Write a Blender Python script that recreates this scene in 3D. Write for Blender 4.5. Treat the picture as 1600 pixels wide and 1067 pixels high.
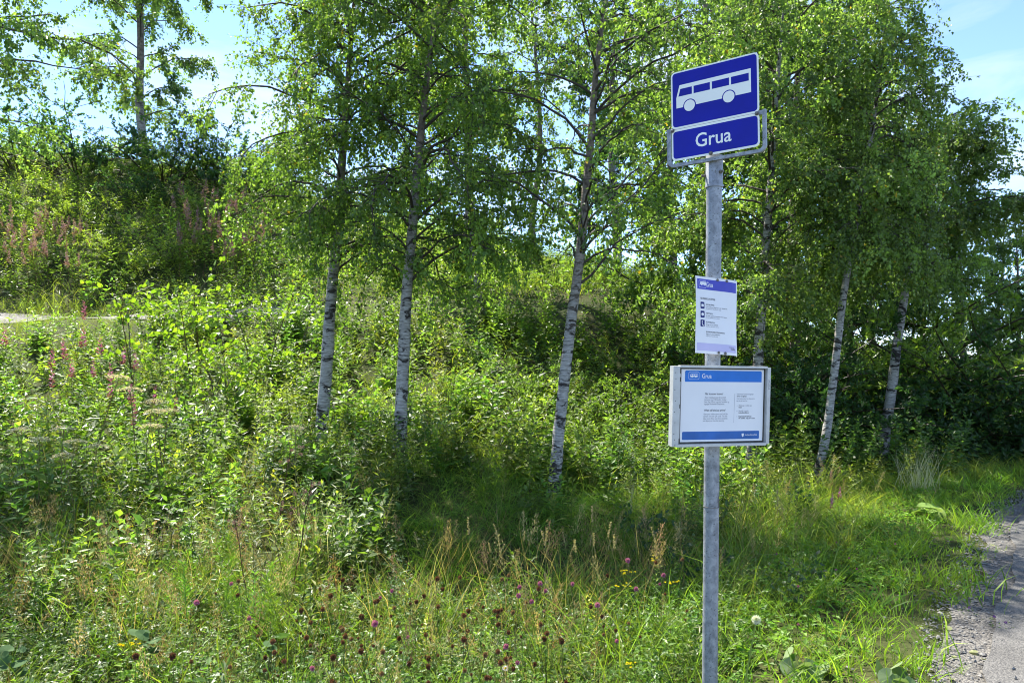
import bpy, math
import numpy as np
from mathutils import Matrix, Vector, Euler

# ------------------------------------------------------------------ camera, sky, sun, exposure
for o in list(bpy.data.objects):
    bpy.data.objects.remove(o)
SC = bpy.context.scene
COL = SC.collection
FPX, YH, CX, CAMH = 1150.0, 560.0, 800.0, 1.55      # focal length and horizon in pixels of the 1600 px wide photograph

cam_data = bpy.data.cameras.new('camera')
cam = bpy.data.objects.new('camera', cam_data)
COL.objects.link(cam)
cam.location = (0, 0, CAMH)
cam.rotation_euler = (math.radians(90), 0, 0)
cam_data.sensor_width = 36.0
cam_data.lens = 36.0 * FPX / 1600.0
cam_data.shift_y = (YH - 533.5) / 1600.0
cam_data.clip_start = 0.05
cam_data.clip_end = 6000.0
SC.camera = cam

SUN_AZ, SUN_EL = math.radians(-37), math.radians(54)   # azimuth from the view direction, negative = to the left
world = bpy.data.worlds.new('World')
SC.world = world
world.use_nodes = True
wn, wl = world.node_tree.nodes, world.node_tree.links
for n in list(wn):
    wn.remove(n)
w_out = wn.new('ShaderNodeOutputWorld')
w_bg = wn.new('ShaderNodeBackground')
w_bg.inputs['Strength'].default_value = 0.122
w_sky = wn.new('ShaderNodeTexSky')
w_sky.sky_type = 'NISHITA'
w_sky.sun_disc = False
w_sky.sun_elevation = SUN_EL
w_sky.sun_rotation = SUN_AZ
w_sky.air_density = 0.85
w_sky.dust_density = 0.0
w_sky.ozone_density = 2.5
w_sky.altitude = 3500.0
w_tc = wn.new('ShaderNodeTexCoord')
w_map = wn.new('ShaderNodeMapping')
w_map.inputs['Rotation'].default_value = (0.0, 0.18, 0.5)
w_map.inputs['Scale'].default_value = (2.2, 3.2, 8.5)
w_n = wn.new('ShaderNodeTexNoise')
w_n.inputs['Scale'].default_value = 1.35
w_n.inputs['Detail'].default_value = 7
w_n.inputs['Roughness'].default_value = 0.55
w_n.inputs['Distortion'].default_value = 0.5
w_r = wn.new('ShaderNodeValToRGB')
w_r.color_ramp.elements[0].position = 0.46
w_r.color_ramp.elements[0].color = (0, 0, 0, 1)
w_r.color_ramp.elements[1].position = 0.74
w_r.color_ramp.elements[1].color = (0.85, 0.85, 0.85, 1)
w_mix = wn.new('ShaderNodeMix')
w_mix.data_type = 'RGBA'
w_mix.inputs[7].default_value = (2.4, 2.65, 3.05, 1)
wl.new(w_tc.outputs['Generated'], w_map.inputs['Vector'])
wl.new(w_map.outputs['Vector'], w_n.inputs['Vector'])
wl.new(w_n.outputs['Fac'], w_r.inputs['Fac'])
wl.new(w_r.outputs['Color'], w_mix.inputs[0])
wl.new(w_sky.outputs['Color'], w_mix.inputs[6])
wl.new(w_mix.outputs[2], w_bg.inputs['Color'])
wl.new(w_bg.outputs['Background'], w_out.inputs['Surface'])

sun_data = bpy.data.lights.new('sun', 'SUN')
sun_data.energy = 4.0
sun_data.angle = math.radians(0.55)
sun_data.color = (1.0, 0.95, 0.86)
sun = bpy.data.objects.new('sun', sun_data)
COL.objects.link(sun)
sun_dir = Vector((math.sin(SUN_AZ) * math.cos(SUN_EL), math.cos(SUN_AZ) * math.cos(SUN_EL), math.sin(SUN_EL)))
sun.rotation_euler = sun_dir.to_track_quat('Z', 'Y').to_euler()
sun.location = (-20, 10, 30)

vs = SC.view_settings
vs.view_transform = 'Standard'
vs.look = 'None'
vs.gamma = 1.0
vs.use_curve_mapping = False
vs.exposure = 2.0

cy = SC.cycles
cy.max_bounces = 9
cy.diffuse_bounces = 6
cy.glossy_bounces = 2
cy.transmission_bounces = 4
cy.transparent_max_bounces = 6
cy.caustics_reflective = False
cy.caustics_refractive = False
cy.sample_clamp_indirect = 6.0
cy.use_denoising = True
cy.filter_width = 1.05
try:
    cy.denoising_prefilter = 'ACCURATE'
    cy.denoising_input_passes = 'RGB_ALBEDO_NORMAL'
except Exception:
    pass

# ------------------------------------------------------------------ helpers
RNG = np.random.default_rng(7)

def W(px, py, d):
    return np.array([(px - CX) * d / FPX, d, CAMH - (py - YH) * d / FPX])

def mat(name):
    m = bpy.data.materials.new(name)
    m.use_nodes = True
    nt = m.node_tree
    for n in list(nt.nodes):
        nt.nodes.remove(n)
    out = nt.nodes.new('ShaderNodeOutputMaterial')
    return m, nt.nodes, nt.links, out

def ramp(nodes, stops):
    r = nodes.new('ShaderNodeValToRGB')
    e = r.color_ramp.elements
    while len(e) < len(stops):
        e.new(0.5)
    for k, (p, c) in enumerate(stops):
        e[k].position = p
        e[k].color = (*c, 1) if len(c) == 3 else c
    return r

def noise(nodes, links, vec, scale, detail=4, rough=0.55, dist=0.0):
    n = nodes.new('ShaderNodeTexNoise')
    n.inputs['Scale'].default_value = scale
    n.inputs['Detail'].default_value = detail
    n.inputs['Roughness'].default_value = rough
    n.inputs['Distortion'].default_value = dist
    if vec is not None:
        links.new(vec, n.inputs['Vector'])
    return n

def simple_mat(name, color, rough=0.5, metal=0.0, spec=0.5, var=0.0, vscale=30.0, bump=0.0):
    m, N, L, out = mat(name)
    b = N.new('ShaderNodeBsdfPrincipled')
    b.inputs['Roughness'].default_value = rough
    b.inputs['Metallic'].default_value = metal
    b.inputs['Specular IOR Level'].default_value = spec
    tc = N.new('ShaderNodeTexCoord')
    n = noise(N, L, tc.outputs['Object'], vscale, 5)
    lo = tuple(max(0, c * (1 - var)) for c in color)
    hi = tuple(min(1, c * (1 + var * 0.6)) for c in color)
    r = ramp(N, [(0.3, lo), (0.7, hi)])
    L.new(n.outputs['Fac'], r.inputs['Fac'])
    L.new(r.outputs['Color'], b.inputs['Base Color'])
    if bump > 0:
        bp = N.new('ShaderNodeBump')
        bp.inputs['Strength'].default_value = bump
        bp.inputs['Distance'].default_value = 0.01
        L.new(n.outputs['Fac'], bp.inputs['Height'])
        L.new(bp.outputs['Normal'], b.inputs['Normal'])
    L.new(b.outputs['BSDF'], out.inputs['Surface'])
    return m

def foliage_mat(name, trans=0.48, rough=0.45, spec=0.5):
    m, N, L, out = mat(name)
    at = N.new('ShaderNodeAttribute')
    at.attribute_name = 'Col'
    b = N.new('ShaderNodeBsdfPrincipled')
    b.inputs['Roughness'].default_value = rough
    b.inputs['Specular IOR Level'].default_value = spec
    t = N.new('ShaderNodeBsdfTranslucent')
    g = N.new('ShaderNodeMix')
    g.data_type = 'RGBA'
    g.blend_type = 'MULTIPLY'
    g.inputs[0].default_value = 1.0
    g.inputs[7].default_value = (1.6, 1.75, 0.8, 1)
    L.new(at.outputs['Color'], b.inputs['Base Color'])
    L.new(at.outputs['Color'], g.inputs[6])
    L.new(g.outputs[2], t.inputs['Color'])
    mx = N.new('ShaderNodeMixShader')
    mx.inputs[0].default_value = trans
    L.new(b.outputs['BSDF'], mx.inputs[1])
    L.new(t.outputs['BSDF'], mx.inputs[2])
    L.new(mx.outputs['Shader'], out.inputs['Surface'])
    return m

def birch_bark():
    m, N, L, out = mat('birch_bark')
    tc = N.new('ShaderNodeTexCoord')
    at = N.new('ShaderNodeAttribute')
    at.attribute_name = 'Col'           # x = how much the piece is a dark limb, y = height up the trunk
    sep = N.new('ShaderNodeSeparateColor')
    L.new(at.outputs['Color'], sep.inputs[0])
    m1 = N.new('ShaderNodeMapping')
    m1.inputs['Scale'].default_value = (9, 9, 60)
    L.new(tc.outputs['Object'], m1.inputs['Vector'])
    n1 = noise(N, L, m1.outputs['Vector'], 1.0, 4, 0.6, 0.8)
    base = ramp(N, [(0.30, (0.10, 0.092, 0.085)), (0.46, (0.28, 0.262, 0.24)), (0.72, (0.50, 0.475, 0.44))])
    L.new(n1.outputs['Fac'], base.inputs['Fac'])
    m2 = N.new('ShaderNodeMapping')
    m2.inputs['Scale'].default_value = (4.5, 4.5, 9)
    L.new(tc.outputs['Object'], m2.inputs['Vector'])
    n2 = noise(N, L, m2.outputs['Vector'], 1.0, 5, 0.6, 1.2)
    blot = ramp(N, [(0.535, (0, 0, 0)), (0.59, (1, 1, 1))])
    sz_ = N.new('ShaderNodeSeparateXYZ')
    L.new(tc.outputs['Object'], sz_.inputs[0])
    mr = N.new('ShaderNodeMapRange')
    for k_, v_ in enumerate((0.0, 0.75, 0.13, 0.0)): mr.inputs[k_ + 1].default_value = v_
    L.new(sz_.outputs['Z'], mr.inputs[0])
    am = N.new('ShaderNodeMath')
    L.new(n2.outputs['Fac'], am.inputs[0])
    L.new(mr.outputs[0], am.inputs[1])
    L.new(am.outputs[0], blot.inputs['Fac'])
    mixa = N.new('ShaderNodeMix')
    mixa.data_type = 'RGBA'
    mixa.inputs[7].default_value = (0.035, 0.03, 0.026, 1)
    L.new(blot.outputs['Color'], mixa.inputs[0])
    L.new(base.outputs['Color'], mixa.inputs[6])
    # upper trunk is browner
    n3 = noise(N, L, tc.outputs['Object'], 14.0, 4)
    brown = ramp(N, [(0.3, (0.075, 0.055, 0.04)), (0.7, (0.26, 0.21, 0.16))])
    L.new(n3.outputs['Fac'], brown.inputs['Fac'])
    mixb = N.new('ShaderNodeMix')
    mixb.data_type = 'RGBA'
    L.new(sep.outputs[1], mixb.inputs[0])
    L.new(mixa.outputs[2], mixb.inputs[6])
    L.new(brown.outputs['Color'], mixb.inputs[7])
    mixc = N.new('ShaderNodeMix')
    mixc.data_type = 'RGBA'
    mixc.inputs[7].default_value = (0.04, 0.03, 0.024, 1)
    L.new(sep.outputs[0], mixc.inputs[0])
    L.new(mixb.outputs[2], mixc.inputs[6])
    b = N.new('ShaderNodeBsdfPrincipled')
    b.inputs['Roughness'].default_value = 0.75
    b.inputs['Specular IOR Level'].default_value = 0.25
    L.new(mixc.outputs[2], b.inputs['Base Color'])
    bp = N.new('ShaderNodeBump')
    bp.inputs['Strength'].default_value = 0.7
    bp.inputs['Distance'].default_value = 0.015
    ad = N.new('ShaderNodeMath')
    ad.operation = 'SUBTRACT'
    L.new(n1.outputs['Fac'], ad.inputs[0])
    L.new(blot.outputs['Color'], ad.inputs[1])
    L.new(ad.outputs[0], bp.inputs['Height'])
    L.new(bp.outputs['Normal'], b.inputs['Normal'])
    L.new(b.outputs['BSDF'], out.inputs['Surface'])
    return m

def soil_mat():
    m, N, L, out = mat('meadow_soil')
    tc = N.new('ShaderNodeTexCoord')
    n1 = noise(N, L, tc.outputs['Object'], 0.9, 6, 0.6)
    n2 = noise(N, L, tc.outputs['Object'], 14.0, 6, 0.7)
    r1 = ramp(N, [(0.35, (0.045, 0.06, 0.018)), (0.55, (0.075, 0.085, 0.028)), (0.75, (0.12, 0.095, 0.05))])
    r2 = ramp(N, [(0.3, (0.35, 0.35, 0.35)), (0.75, (1.3, 1.3, 1.3))])
    L.new(n1.outputs['Fac'], r1.inputs['Fac'])
    L.new(n2.outputs['Fac'], r2.inputs['Fac'])
    mx = N.new('ShaderNodeMix')
    mx.data_type = 'RGBA'
    mx.blend_type = 'MULTIPLY'
    mx.inputs[0].default_value = 1.0
    L.new(r1.outputs['Color'], mx.inputs[6])
    L.new(r2.outputs['Color'], mx.inputs[7])
    b = N.new('ShaderNodeBsdfPrincipled')
    b.inputs['Roughness'].default_value = 0.95
    b.inputs['Specular IOR Level'].default_value = 0.1
    L.new(mx.outputs[2], b.inputs['Base Color'])
    bp = N.new('ShaderNodeBump')
    bp.inputs['Strength'].default_value = 0.8
    bp.inputs['Distance'].default_value = 0.04
    L.new(n2.outputs['Fac'], bp.inputs['Height'])
    L.new(bp.outputs['Normal'], b.inputs['Normal'])
    L.new(b.outputs['BSDF'], out.inputs['Surface'])
    return m

def mineral_mat(name, cols, big, small, bump=0.6, rough=0.9):
    m, N, L, out = mat(name)
    tc = N.new('ShaderNodeTexCoord')
    v = N.new('ShaderNodeTexVoronoi')
    v.inputs['Scale'].default_value = small
    L.new(tc.outputs['Object'], v.inputs['Vector'])
    n = noise(N, L, tc.outputs['Object'], big, 6, 0.65)
    r1 = ramp(N, [(0.3, cols[0]), (0.55, cols[1]), (0.75, cols[2])])
    L.new(n.outputs['Fac'], r1.inputs['Fac'])
    hs = N.new('ShaderNodeSeparateColor')
    L.new(v.outputs['Color'], hs.inputs[0])
    r2 = ramp(N, [(0.0, (0.55, 0.55, 0.56)), (1.0, (1.35, 1.33, 1.28))])
    L.new(hs.outputs[0], r2.inputs['Fac'])
    mx = N.new('ShaderNodeMix')
    mx.data_type = 'RGBA'
    mx.blend_type = 'MULTIPLY'
    mx.inputs[0].default_value = 1.0
    L.new(r1.outputs['Color'], mx.inputs[6])
    L.new(r2.outputs['Color'], mx.inputs[7])
    b = N.new('ShaderNodeBsdfPrincipled')
    b.inputs['Roughness'].default_value = rough
    b.inputs['Specular IOR Level'].default_value = 0.3
    L.new(mx.outputs[2], b.inputs['Base Color'])
    bp = N.new('ShaderNodeBump')
    bp.inputs['Strength'].default_value = bump
    bp.inputs['Distance'].default_value = 0.01
    bp.invert = True
    L.new(v.outputs['Distance'], bp.inputs['Height'])
    L.new(bp.outputs['Normal'], b.inputs['Normal'])
    L.new(b.outputs['BSDF'], out.inputs['Surface'])
    return m

def galvanised():
    m, N, L, out = mat('galvanised_steel')
    tc = N.new('ShaderNodeTexCoord')
    mp = N.new('ShaderNodeMapping')
    mp.inputs['Scale'].default_value = (34, 34, 26)
    L.new(tc.outputs['Object'], mp.inputs['Vector'])
    n = noise(N, L, mp.outputs['Vector'], 1.0, 6, 0.65, 0.4)
    n2 = noise(N, L, tc.outputs['Object'], 130.0, 3)
    r = ramp(N, [(0.28, (0.14, 0.15, 0.165)), (0.48, (0.25, 0.264, 0.29)), (0.7, (0.40, 0.415, 0.44))])
    L.new(n.outputs['Fac'], r.inputs['Fac'])
    sp = ramp(N, [(0.33, (0.25, 0.22, 0.18)), (0.39, (1, 1, 1))])
    L.new(n2.outputs['Fac'], sp.inputs['Fac'])
    mx = N.new('ShaderNodeMix')
    mx.data_type = 'RGBA'
    mx.blend_type = 'MULTIPLY'
    mx.inputs[0].default_value = 0.8
    L.new(r.outputs['Color'], mx.inputs[6])
    L.new(sp.outputs['Color'], mx.inputs[7])
    b = N.new('ShaderNodeBsdfPrincipled')
    b.inputs['Metallic'].default_value = 0.35
    b.inputs['Roughness'].default_value = 0.55
    L.new(mx.outputs[2], b.inputs['Base Color'])
    bp = N.new('ShaderNodeBump')
    bp.inputs['Strength'].default_value = 0.12
    bp.inputs['Distance'].default_value = 0.004
    L.new(n.outputs['Fac'], bp.inputs['Height'])
    L.new(bp.outputs['Normal'], b.inputs['Normal'])
    L.new(b.outputs['BSDF'], out.inputs['Surface'])
    return m

M = {}
M['leaf'] = foliage_mat('leaf_tissue')
M['grass'] = foliage_mat('grass_blade', 0.45, 0.5, 0.3)
M['petal'] = foliage_mat('flower_and_seed', 0.25, 0.8, 0.1)
M['bark'] = birch_bark()
M['soil'] = soil_mat()
M['asphalt'] = mineral_mat('grey_asphalt', [(0.09, 0.087, 0.082), (0.13, 0.126, 0.12), (0.17, 0.165, 0.155)], 1.7, 160, 0.35)
M['gravel'] = mineral_mat('roadside_gravel', [(0.085, 0.08, 0.072), (0.14, 0.132, 0.12), (0.21, 0.2, 0.18)], 2.5, 75, 1.0)
M['stone'] = simple_mat('crushed_stone', (0.175, 0.168, 0.155), 0.85, var=0.6, vscale=35)
M['path'] = mineral_mat('pale_gravel_path', [(0.11, 0.105, 0.095), (0.18, 0.17, 0.155), (0.26, 0.245, 0.23)], 2.2, 25, 0.8)
M['steel'] = galvanised()
M['sign_blue'] = simple_mat('sign_blue_foil', (0.0012, 0.004, 0.30), 0.3, spec=0.25, var=0.22, vscale=5)
M['sign_white'] = simple_mat('sign_white_foil', (0.86, 0.85, 0.79), 0.35, spec=0.35, var=0.04, vscale=8)
M['paper'] = simple_mat('white_paper', (0.80, 0.79, 0.80), 0.5, spec=0.3, var=0.03, vscale=9)
M['violet'] = simple_mat('violet_blue_print', (0.07, 0.075, 0.46), 0.45, spec=0.3, var=0.1, vscale=14)
M['lilac'] = simple_mat('lilac_print', (0.55, 0.51, 0.74), 0.5, spec=0.3, var=0.04, vscale=14)
M['case_blue'] = simple_mat('bright_blue_print', (0.015, 0.17, 0.60), 0.35, spec=0.35, var=0.12, vscale=14)
M['case_navy'] = simple_mat('deep_blue_print', (0.03, 0.13, 0.42), 0.4, spec=0.35, var=0.25, vscale=10)
M['ink'] = simple_mat('black_print', (0.05, 0.05, 0.065), 0.6, spec=0.2, var=0.1)
M['grey_ink'] = simple_mat('grey_print', (0.22, 0.22, 0.26), 0.6, spec=0.2, var=0.1)
M['navy_ink'] = simple_mat('navy_print', (0.022, 0.03, 0.16), 0.5, spec=0.2, var=0.1)
M['alu'] = simple_mat('painted_aluminium', (0.52, 0.52, 0.51), 0.42, metal=0.15, spec=0.5, var=0.14, vscale=22)
M['shade_grime'] = simple_mat('dark_gap_shade_and_grime', (0.07, 0.065, 0.055), 0.9, var=0.5, vscale=60)  # one dark colour for painted gap shade in the case and for real grime
M['bolt'] = simple_mat('weathered_bolt', (0.17, 0.155, 0.14), 0.5, metal=0.6, var=0.4, vscale=120)

def build(name, V, T, material, C=None, parent=None, smooth=False, mesh_only=False):
    V = np.asarray(V, np.float32)
    T = np.asarray(T, np.int32)
    me = bpy.data.meshes.new(name)
    me.vertices.add(len(V))
    me.vertices.foreach_set('co', V.ravel())
    k = T.shape[1]
    me.loops.add(T.size)
    me.loops.foreach_set('vertex_index', T.ravel())
    me.polygons.add(len(T))
    me.polygons.foreach_set('loop_start', np.arange(0, T.size, k, dtype=np.int32))
    me.polygons.foreach_set('use_smooth', np.full(len(T), bool(smooth)))
    if C is not None:
        a = me.attributes.new('Col', 'FLOAT_COLOR', 'POINT')
        c4 = np.ones((len(V), 4), np.float32)
        c4[:, :3] = C
        a.data.foreach_set('color', c4.ravel())
    me.materials.append(material)
    me.update(calc_edges=True)
    if mesh_only:
        return me
    return link(name, me, parent)

def link(name, me, parent=None):
    o = bpy.data.objects.new(name, me)
    COL.objects.link(o)
    if parent is not None:
        o.parent = parent
    return o

def empty(name, loc=(0, 0, 0), rot=(0, 0, 0)):
    o = bpy.data.objects.new(name, None)
    o.empty_display_size = 0.2
    COL.objects.link(o)
    o.location = loc
    o.rotation_euler = rot
    return o

def tag(o, label=None, cat=None, group=None, kind=None):
    if label: o['label'] = label
    if cat: o['category'] = cat
    if group: o['group'] = group
    if kind: o['kind'] = kind
    return o

class Acc:
    """collects triangles with vertex colours"""
    def __init__(s):
        s.V, s.T, s.C, s.n = [], [], [], 0
    def add(s, V, T, C):
        V = np.asarray(V, np.float32).reshape(-1, 3)
        C = np.broadcast_to(np.asarray(C, np.float32), V.shape)
        s.V.append(V); s.C.append(C); s.T.append(np.asarray(T, np.int64) + s.n)
        s.n += len(V)
        return s
    def get(s):
        return np.concatenate(s.V), np.concatenate(s.T), np.concatenate(s.C)
    def build(s, name, material, parent=None, **k):
        V, T, C = s.get()
        return build(name, V, T, material, C, parent, **k)

def norm(v):
    return v / np.maximum(np.linalg.norm(v, axis=-1, keepdims=True), 1e-9)

def tubes(paths, radii, S):
    """paths (N,K,3), radii (N,K) -> triangles"""
    N, K, _ = paths.shape
    t = np.gradient(paths, axis=1)
    t = norm(t)
    ref = np.where(np.abs(t[..., 2:3]) > 0.9, np.array([1.0, 0, 0]), np.array([0, 0, 1.0]))
    a = norm(np.cross(t, ref)); b = np.cross(t, a)
    ang = np.linspace(0, 2 * np.pi, S, endpoint=False)
    V = paths[:, :, None, :] + radii[:, :, None, None] * (np.cos(ang)[:, None] * a[:, :, None, :] + np.sin(ang)[:, None] * b[:, :, None, :])
    idx = np.arange(N * K * S).reshape(N, K, S)
    p, q = idx[:, :-1], idx[:, 1:]
    p2, q2 = np.roll(p, -1, 2), np.roll(q, -1, 2)
    T = np.concatenate([np.stack([p, p2, q2], -1).reshape(-1, 3), np.stack([p, q2, q], -1).reshape(-1, 3)])
    return V.reshape(-1, 3), T

def leaves(base, tip, nrm, width, col, fold=0.18, var=None):
    """folded four-point leaves; base, tip, nrm (N,3); width (N,)"""
    d = tip - base
    ln = np.linalg.norm(d, axis=1, keepdims=True)
    side = norm(np.cross(d, nrm))
    up = norm(np.cross(side, d))
    mid = base + d * 0.42
    w = np.asarray(width)[:, None]
    l = mid + side * w * 0.5 + up * w * fold
    r = mid - side * w * 0.5 + up * w * fold
    N = len(base)
    V = np.stack([base, l, tip, r], 1).reshape(-1, 3)
    i = np.arange(N)[:, None] * 4
    T = np.concatenate([i + np.array([0, 2, 1]), i + np.array([0, 3, 2])])
    C = np.repeat(col, 4, 0)
    return V, T, C

def rand_dir(n, rng):
    v = rng.normal(size=(n, 3))
    return norm(v)

# ------------------------------------------------------------------ ground
U = np.array([0.589, 0.808]); NL = np.array([-0.808, 0.589]); E0 = np.array([2.28, 3.52])
def road_t(x, y):          # metres to the left of the road's edge
    s = (x - E0[0]) * U[0] + (y - E0[1]) * U[1]
    t = (x - E0[0]) * NL[0] + (y - E0[1]) * NL[1]
    return t + 0.06 * np.clip(s - 4.0, 0, 30) ** 2     # the road bends away to the right
gp = []
for s in np.arange(-9, 13, 2.5):
    for t, z in ((-5, 0), (-1.5, 0), (0.3, 0), (1.0, -0.03), (1.9, -0.16)):
        if s > 6: t -= 0.06 * (s - 4) ** 2
        p = E0 + s * U + t * NL
        gp.append((p[0], p[1], z))
def g(px, py, d, dz=0.0):
    p = W(px, py, d); gp.append((p[0], p[1], p[2] + dz))
for x, y, z in ((-2.4, 4, -.17), (-4.5, 6.3, -.22), (-1.6, 6.3, -.3), (0.3, 6.4, -.28), (2.2, 7.6, -.24), (-5, 3, -.15), (-1.2, 3.2, -.14), (-9, 6, -.1), (-14, 3, .0), (-6,-2,-.1), (-12,-4,0)):
    gp.append((x, y, z))
g(868, 757, 8.5, -.12); g(625, 690, 9.2, -.28); g(503, 672, 10, -.3); g(1172, 750, 10.5, -.05); g(1272, 762, 9.5, -.05); g(1378, 725, 12, -.05)
g(250, 690, 9.5, -.4); g(0, 690, 9.5, -.4); g(-300, 680, 9.5, -.4)
g(0, 565, 13.5, -.45); g(300, 560, 13.5, -.45); g(650, 570, 13.5, -.5); g(950, 600, 13.5, -.45); g(-400, 565, 13.5, -.45)
for px in (-600, -200, 100, 300): g(px, 503, 17.2); g(px, 489, 19.6)
g(600, 480, 18.5); g(850, 470, 19); g(1000, 465, 20); g(1000, 520, 16.5, -.3)
g(1180, 640, 14); g(1300, 690, 15); g(1500, 670, 17); g(1700, 680, 18); g(1200, 560, 20); g(1450, 610, 22); g(1800, 650, 22)
for px, py, d in ((-700, 190, 31), (-300, 205, 31), (0, 235, 31), (200, 252, 31), (400, 285, 31), (620, 345, 31), (850, 400, 31), (1000, 440, 31), (1200, 500, 31), (1450, 570, 31), (1750, 620, 31)):
    g(px, py, d)
    p = W(px, py, d); gp.append((p[0] * 1.25, 39, p[2] + .4)); gp.append((p[0] * 1.7, 52, p[2] + .2))
for px, py, d in ((0, 400, 22.5), (250, 405, 22.5), (500, 420, 22.5), (800, 445, 23), (0, 310, 26.5), (300, 330, 26.5), (600, 380, 26.5), (-500, 400, 22.5), (-500, 300, 26.5)):
    g(px, py, d)
GP = np.array(gp)
# soften a few over-close points by averaging
def tps(r2):
    return np.where(r2 > 1e-12, r2 * np.log(np.maximum(r2, 1e-12)), 0.0)
_n = len(GP)
_D = ((GP[:, None, :2] - GP[None, :, :2]) ** 2).sum(-1)
_A = np.zeros((_n + 3, _n + 3))
_A[:_n, :_n] = tps(_D) + np.eye(_n) * 0.6
_A[:_n, _n] = 1; _A[:_n, _n + 1:] = GP[:, :2]; _A[_n, :_n] = 1; _A[_n + 1:, :_n] = GP[:, :2].T
_w = np.linalg.solve(_A, np.concatenate([GP[:, 2], np.zeros(3)]))
def ground(x, y):
    x = np.asarray(x, float); y = np.asarray(y, float)
    sh = x.shape
    xf, yf = np.clip(x.ravel(), -34, 34), np.clip(y.ravel(), -9, 52)
    z = np.empty(len(xf))
    for a in range(0, len(xf), 20000):
        d2 = (xf[a:a+20000, None] - GP[None, :, 0]) ** 2 + (yf[a:a+20000, None] - GP[None, :, 1]) ** 2
        z[a:a+20000] = tps(d2) @ _w[:_n] + _w[_n] + _w[_n + 1] * xf[a:a+20000] + _w[_n + 2] * yf[a:a+20000]
    t = road_t(x.ravel(), y.ravel())
    k = np.clip((t - 0.1) / 0.9, 0, 1); k = k * k * (3 - 2 * k)
    near = np.clip((30 - np.hypot(x.ravel(), y.ravel())) / 8, 0, 1)
    z = np.where(t < 1.0, z * (k * near + (1 - near)), z)      # the carriageway is level
    z = np.where((t < 0.1) & (near > 0.99), -0.006, z)
    z = z + 0.05 * np.sin(x.ravel() * 1.7 + 1.3 * np.sin(y.ravel() * 1.1)) * np.sin(y.ravel() * 1.9 + x.ravel() * .6) * np.clip((t - 1.2) / 1.5, 0, 1)
    return z.reshape(sh)

def spaced(lo, hi, step, far):
    c = np.arange(lo, hi + step / 2, step)
    e = np.array([2, 5, 10, 20, 40, 90, 200, 500, 1200, 2800.0])
    return np.concatenate([lo - e[::-1], c, hi + e])
gx, gy = spaced(-36, 36, 0.5, 1), spaced(-9, 46, 0.4, 1)
XX, YY = np.meshgrid(gx, gy)
ZZ = ground(XX, YY)
nx, ny = len(gx), len(gy)
ii = np.arange(nx * ny).reshape(ny, nx)
quads = np.stack([ii[:-1, :-1], ii[:-1, 1:], ii[1:, 1:], ii[1:, :-1]], -1).reshape(-1, 4)
o = build('ground', np.stack([XX, YY, ZZ], -1).reshape(-1, 3), quads, M['soil'], smooth=True)
tag(o, 'uneven meadow soil under the vegetation rising into the hillside', kind='structure')

def strip(name, left_of, right_of, dz, material, label, s0=-14, s1=24, wob=0.0, cols=6, rng=RNG):
    ss = np.arange(s0, s1, 0.15)
    wl_ = left_of + wob * (np.sin(ss * 2.1) * .5 + np.sin(ss * 5.3 + 1) * .3 + np.sin(ss * 11.7) * .15)
    V = []
    for k, s in enumerate(ss):
        for c in range(cols + 1):
            f = c / cols
            t = wl_[k] * (1 - f) + right_of * f - 0.06 * max(0, s - 4) ** 2
            p = E0 + s * U + t * NL
            V.append((p[0], p[1], 0))
    V = np.array(V)
    V[:, 2] = np.maximum(ground(V[:, 0], V[:, 1]), -0.006) + dz
    i = np.arange(len(V)).reshape(len(ss), cols + 1)
    q = np.stack([i[:-1, :-1], i[1:, :-1], i[1:, 1:], i[:-1, 1:]], -1).reshape(-1, 4)[:, ::-1]
    o = build(name, V, q, material, smooth=True)
    return tag(o, label, kind='structure')
strip('gravel_shoulder', 0.21, -0.4, 0.008, M['gravel'], 'grey gravel shoulder between the grass verge and the asphalt', wob=0.10)
strip('road', 0.0, -7.0, 0.022, M['asphalt'], 'grey sunlit asphalt road at the right edge of the photo', wob=0.06, cols=8)

# the pale path on the hillside shelf
xs = np.arange(-30, -5.2, 0.4)
V = []
for x in xs:
    yc = 18.4 + 0.05 * np.sin(x * .4) + 0.02 * max(0, x + 6) * 1.2
    for f in (-0.55, -0.2, 0.2, 0.6):
        V.append((x, yc + f, 0))
V = np.array(V); V[:, 2] = ground(V[:, 0], V[:, 1]) + 0.022
i = np.arange(len(V)).reshape(len(xs), 4)
o = build('path', V, np.stack([i[:-1, :-1], i[1:, :-1], i[1:, 1:], i[:-1, 1:]], -1).reshape(-1, 4), M['path'], smooth=True)
tag(o, 'pale gravel path crossing the hillside behind the meadow plants', kind='structure')

# ------------------------------------------------------------------ bus stop post, notice and timetable case
def frame_map(off=0.0, curve=None):
    def f(x, z, y=0.0):
        return (x, -(off) + y, z)
    return f

def poly_prism(pts, y0, y1):
    """pts (x,z) counter-clockwise seen from -y; front at y0 (towards the viewer), back at y1"""
    n = len(pts)
    V = [(x, y0, z) for x, z in pts] + [(x, y1, z) for x, z in pts]
    F = [list(range(n)), list(range(2 * n - 1, n - 1, -1))]
    F += [[k, n + k, n + (k + 1) % n, (k + 1) % n] for k in range(n)]
    return V, F

def round_rect(x0, z0, x1, z1, r, seg=6):
    pts = []
    for cx_, cz_, a0 in ((x1 - r, z0 + r, -90), (x1 - r, z1 - r, 0), (x0 + r, z1 - r, 90), (x0 + r, z0 + r, 180)):
        for k in range(seg + 1):
            a = math.radians(a0 + 90 * k / seg)
            pts.append((cx_ + r * math.cos(a), cz_ + r * math.sin(a)))
    return pts

def circle(cx_, cz_, r, n=24):
    return [(cx_ + r * math.cos(2 * math.pi * k / n), cz_ + r * math.sin(2 * math.pi * k / n)) for k in range(n)]

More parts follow.
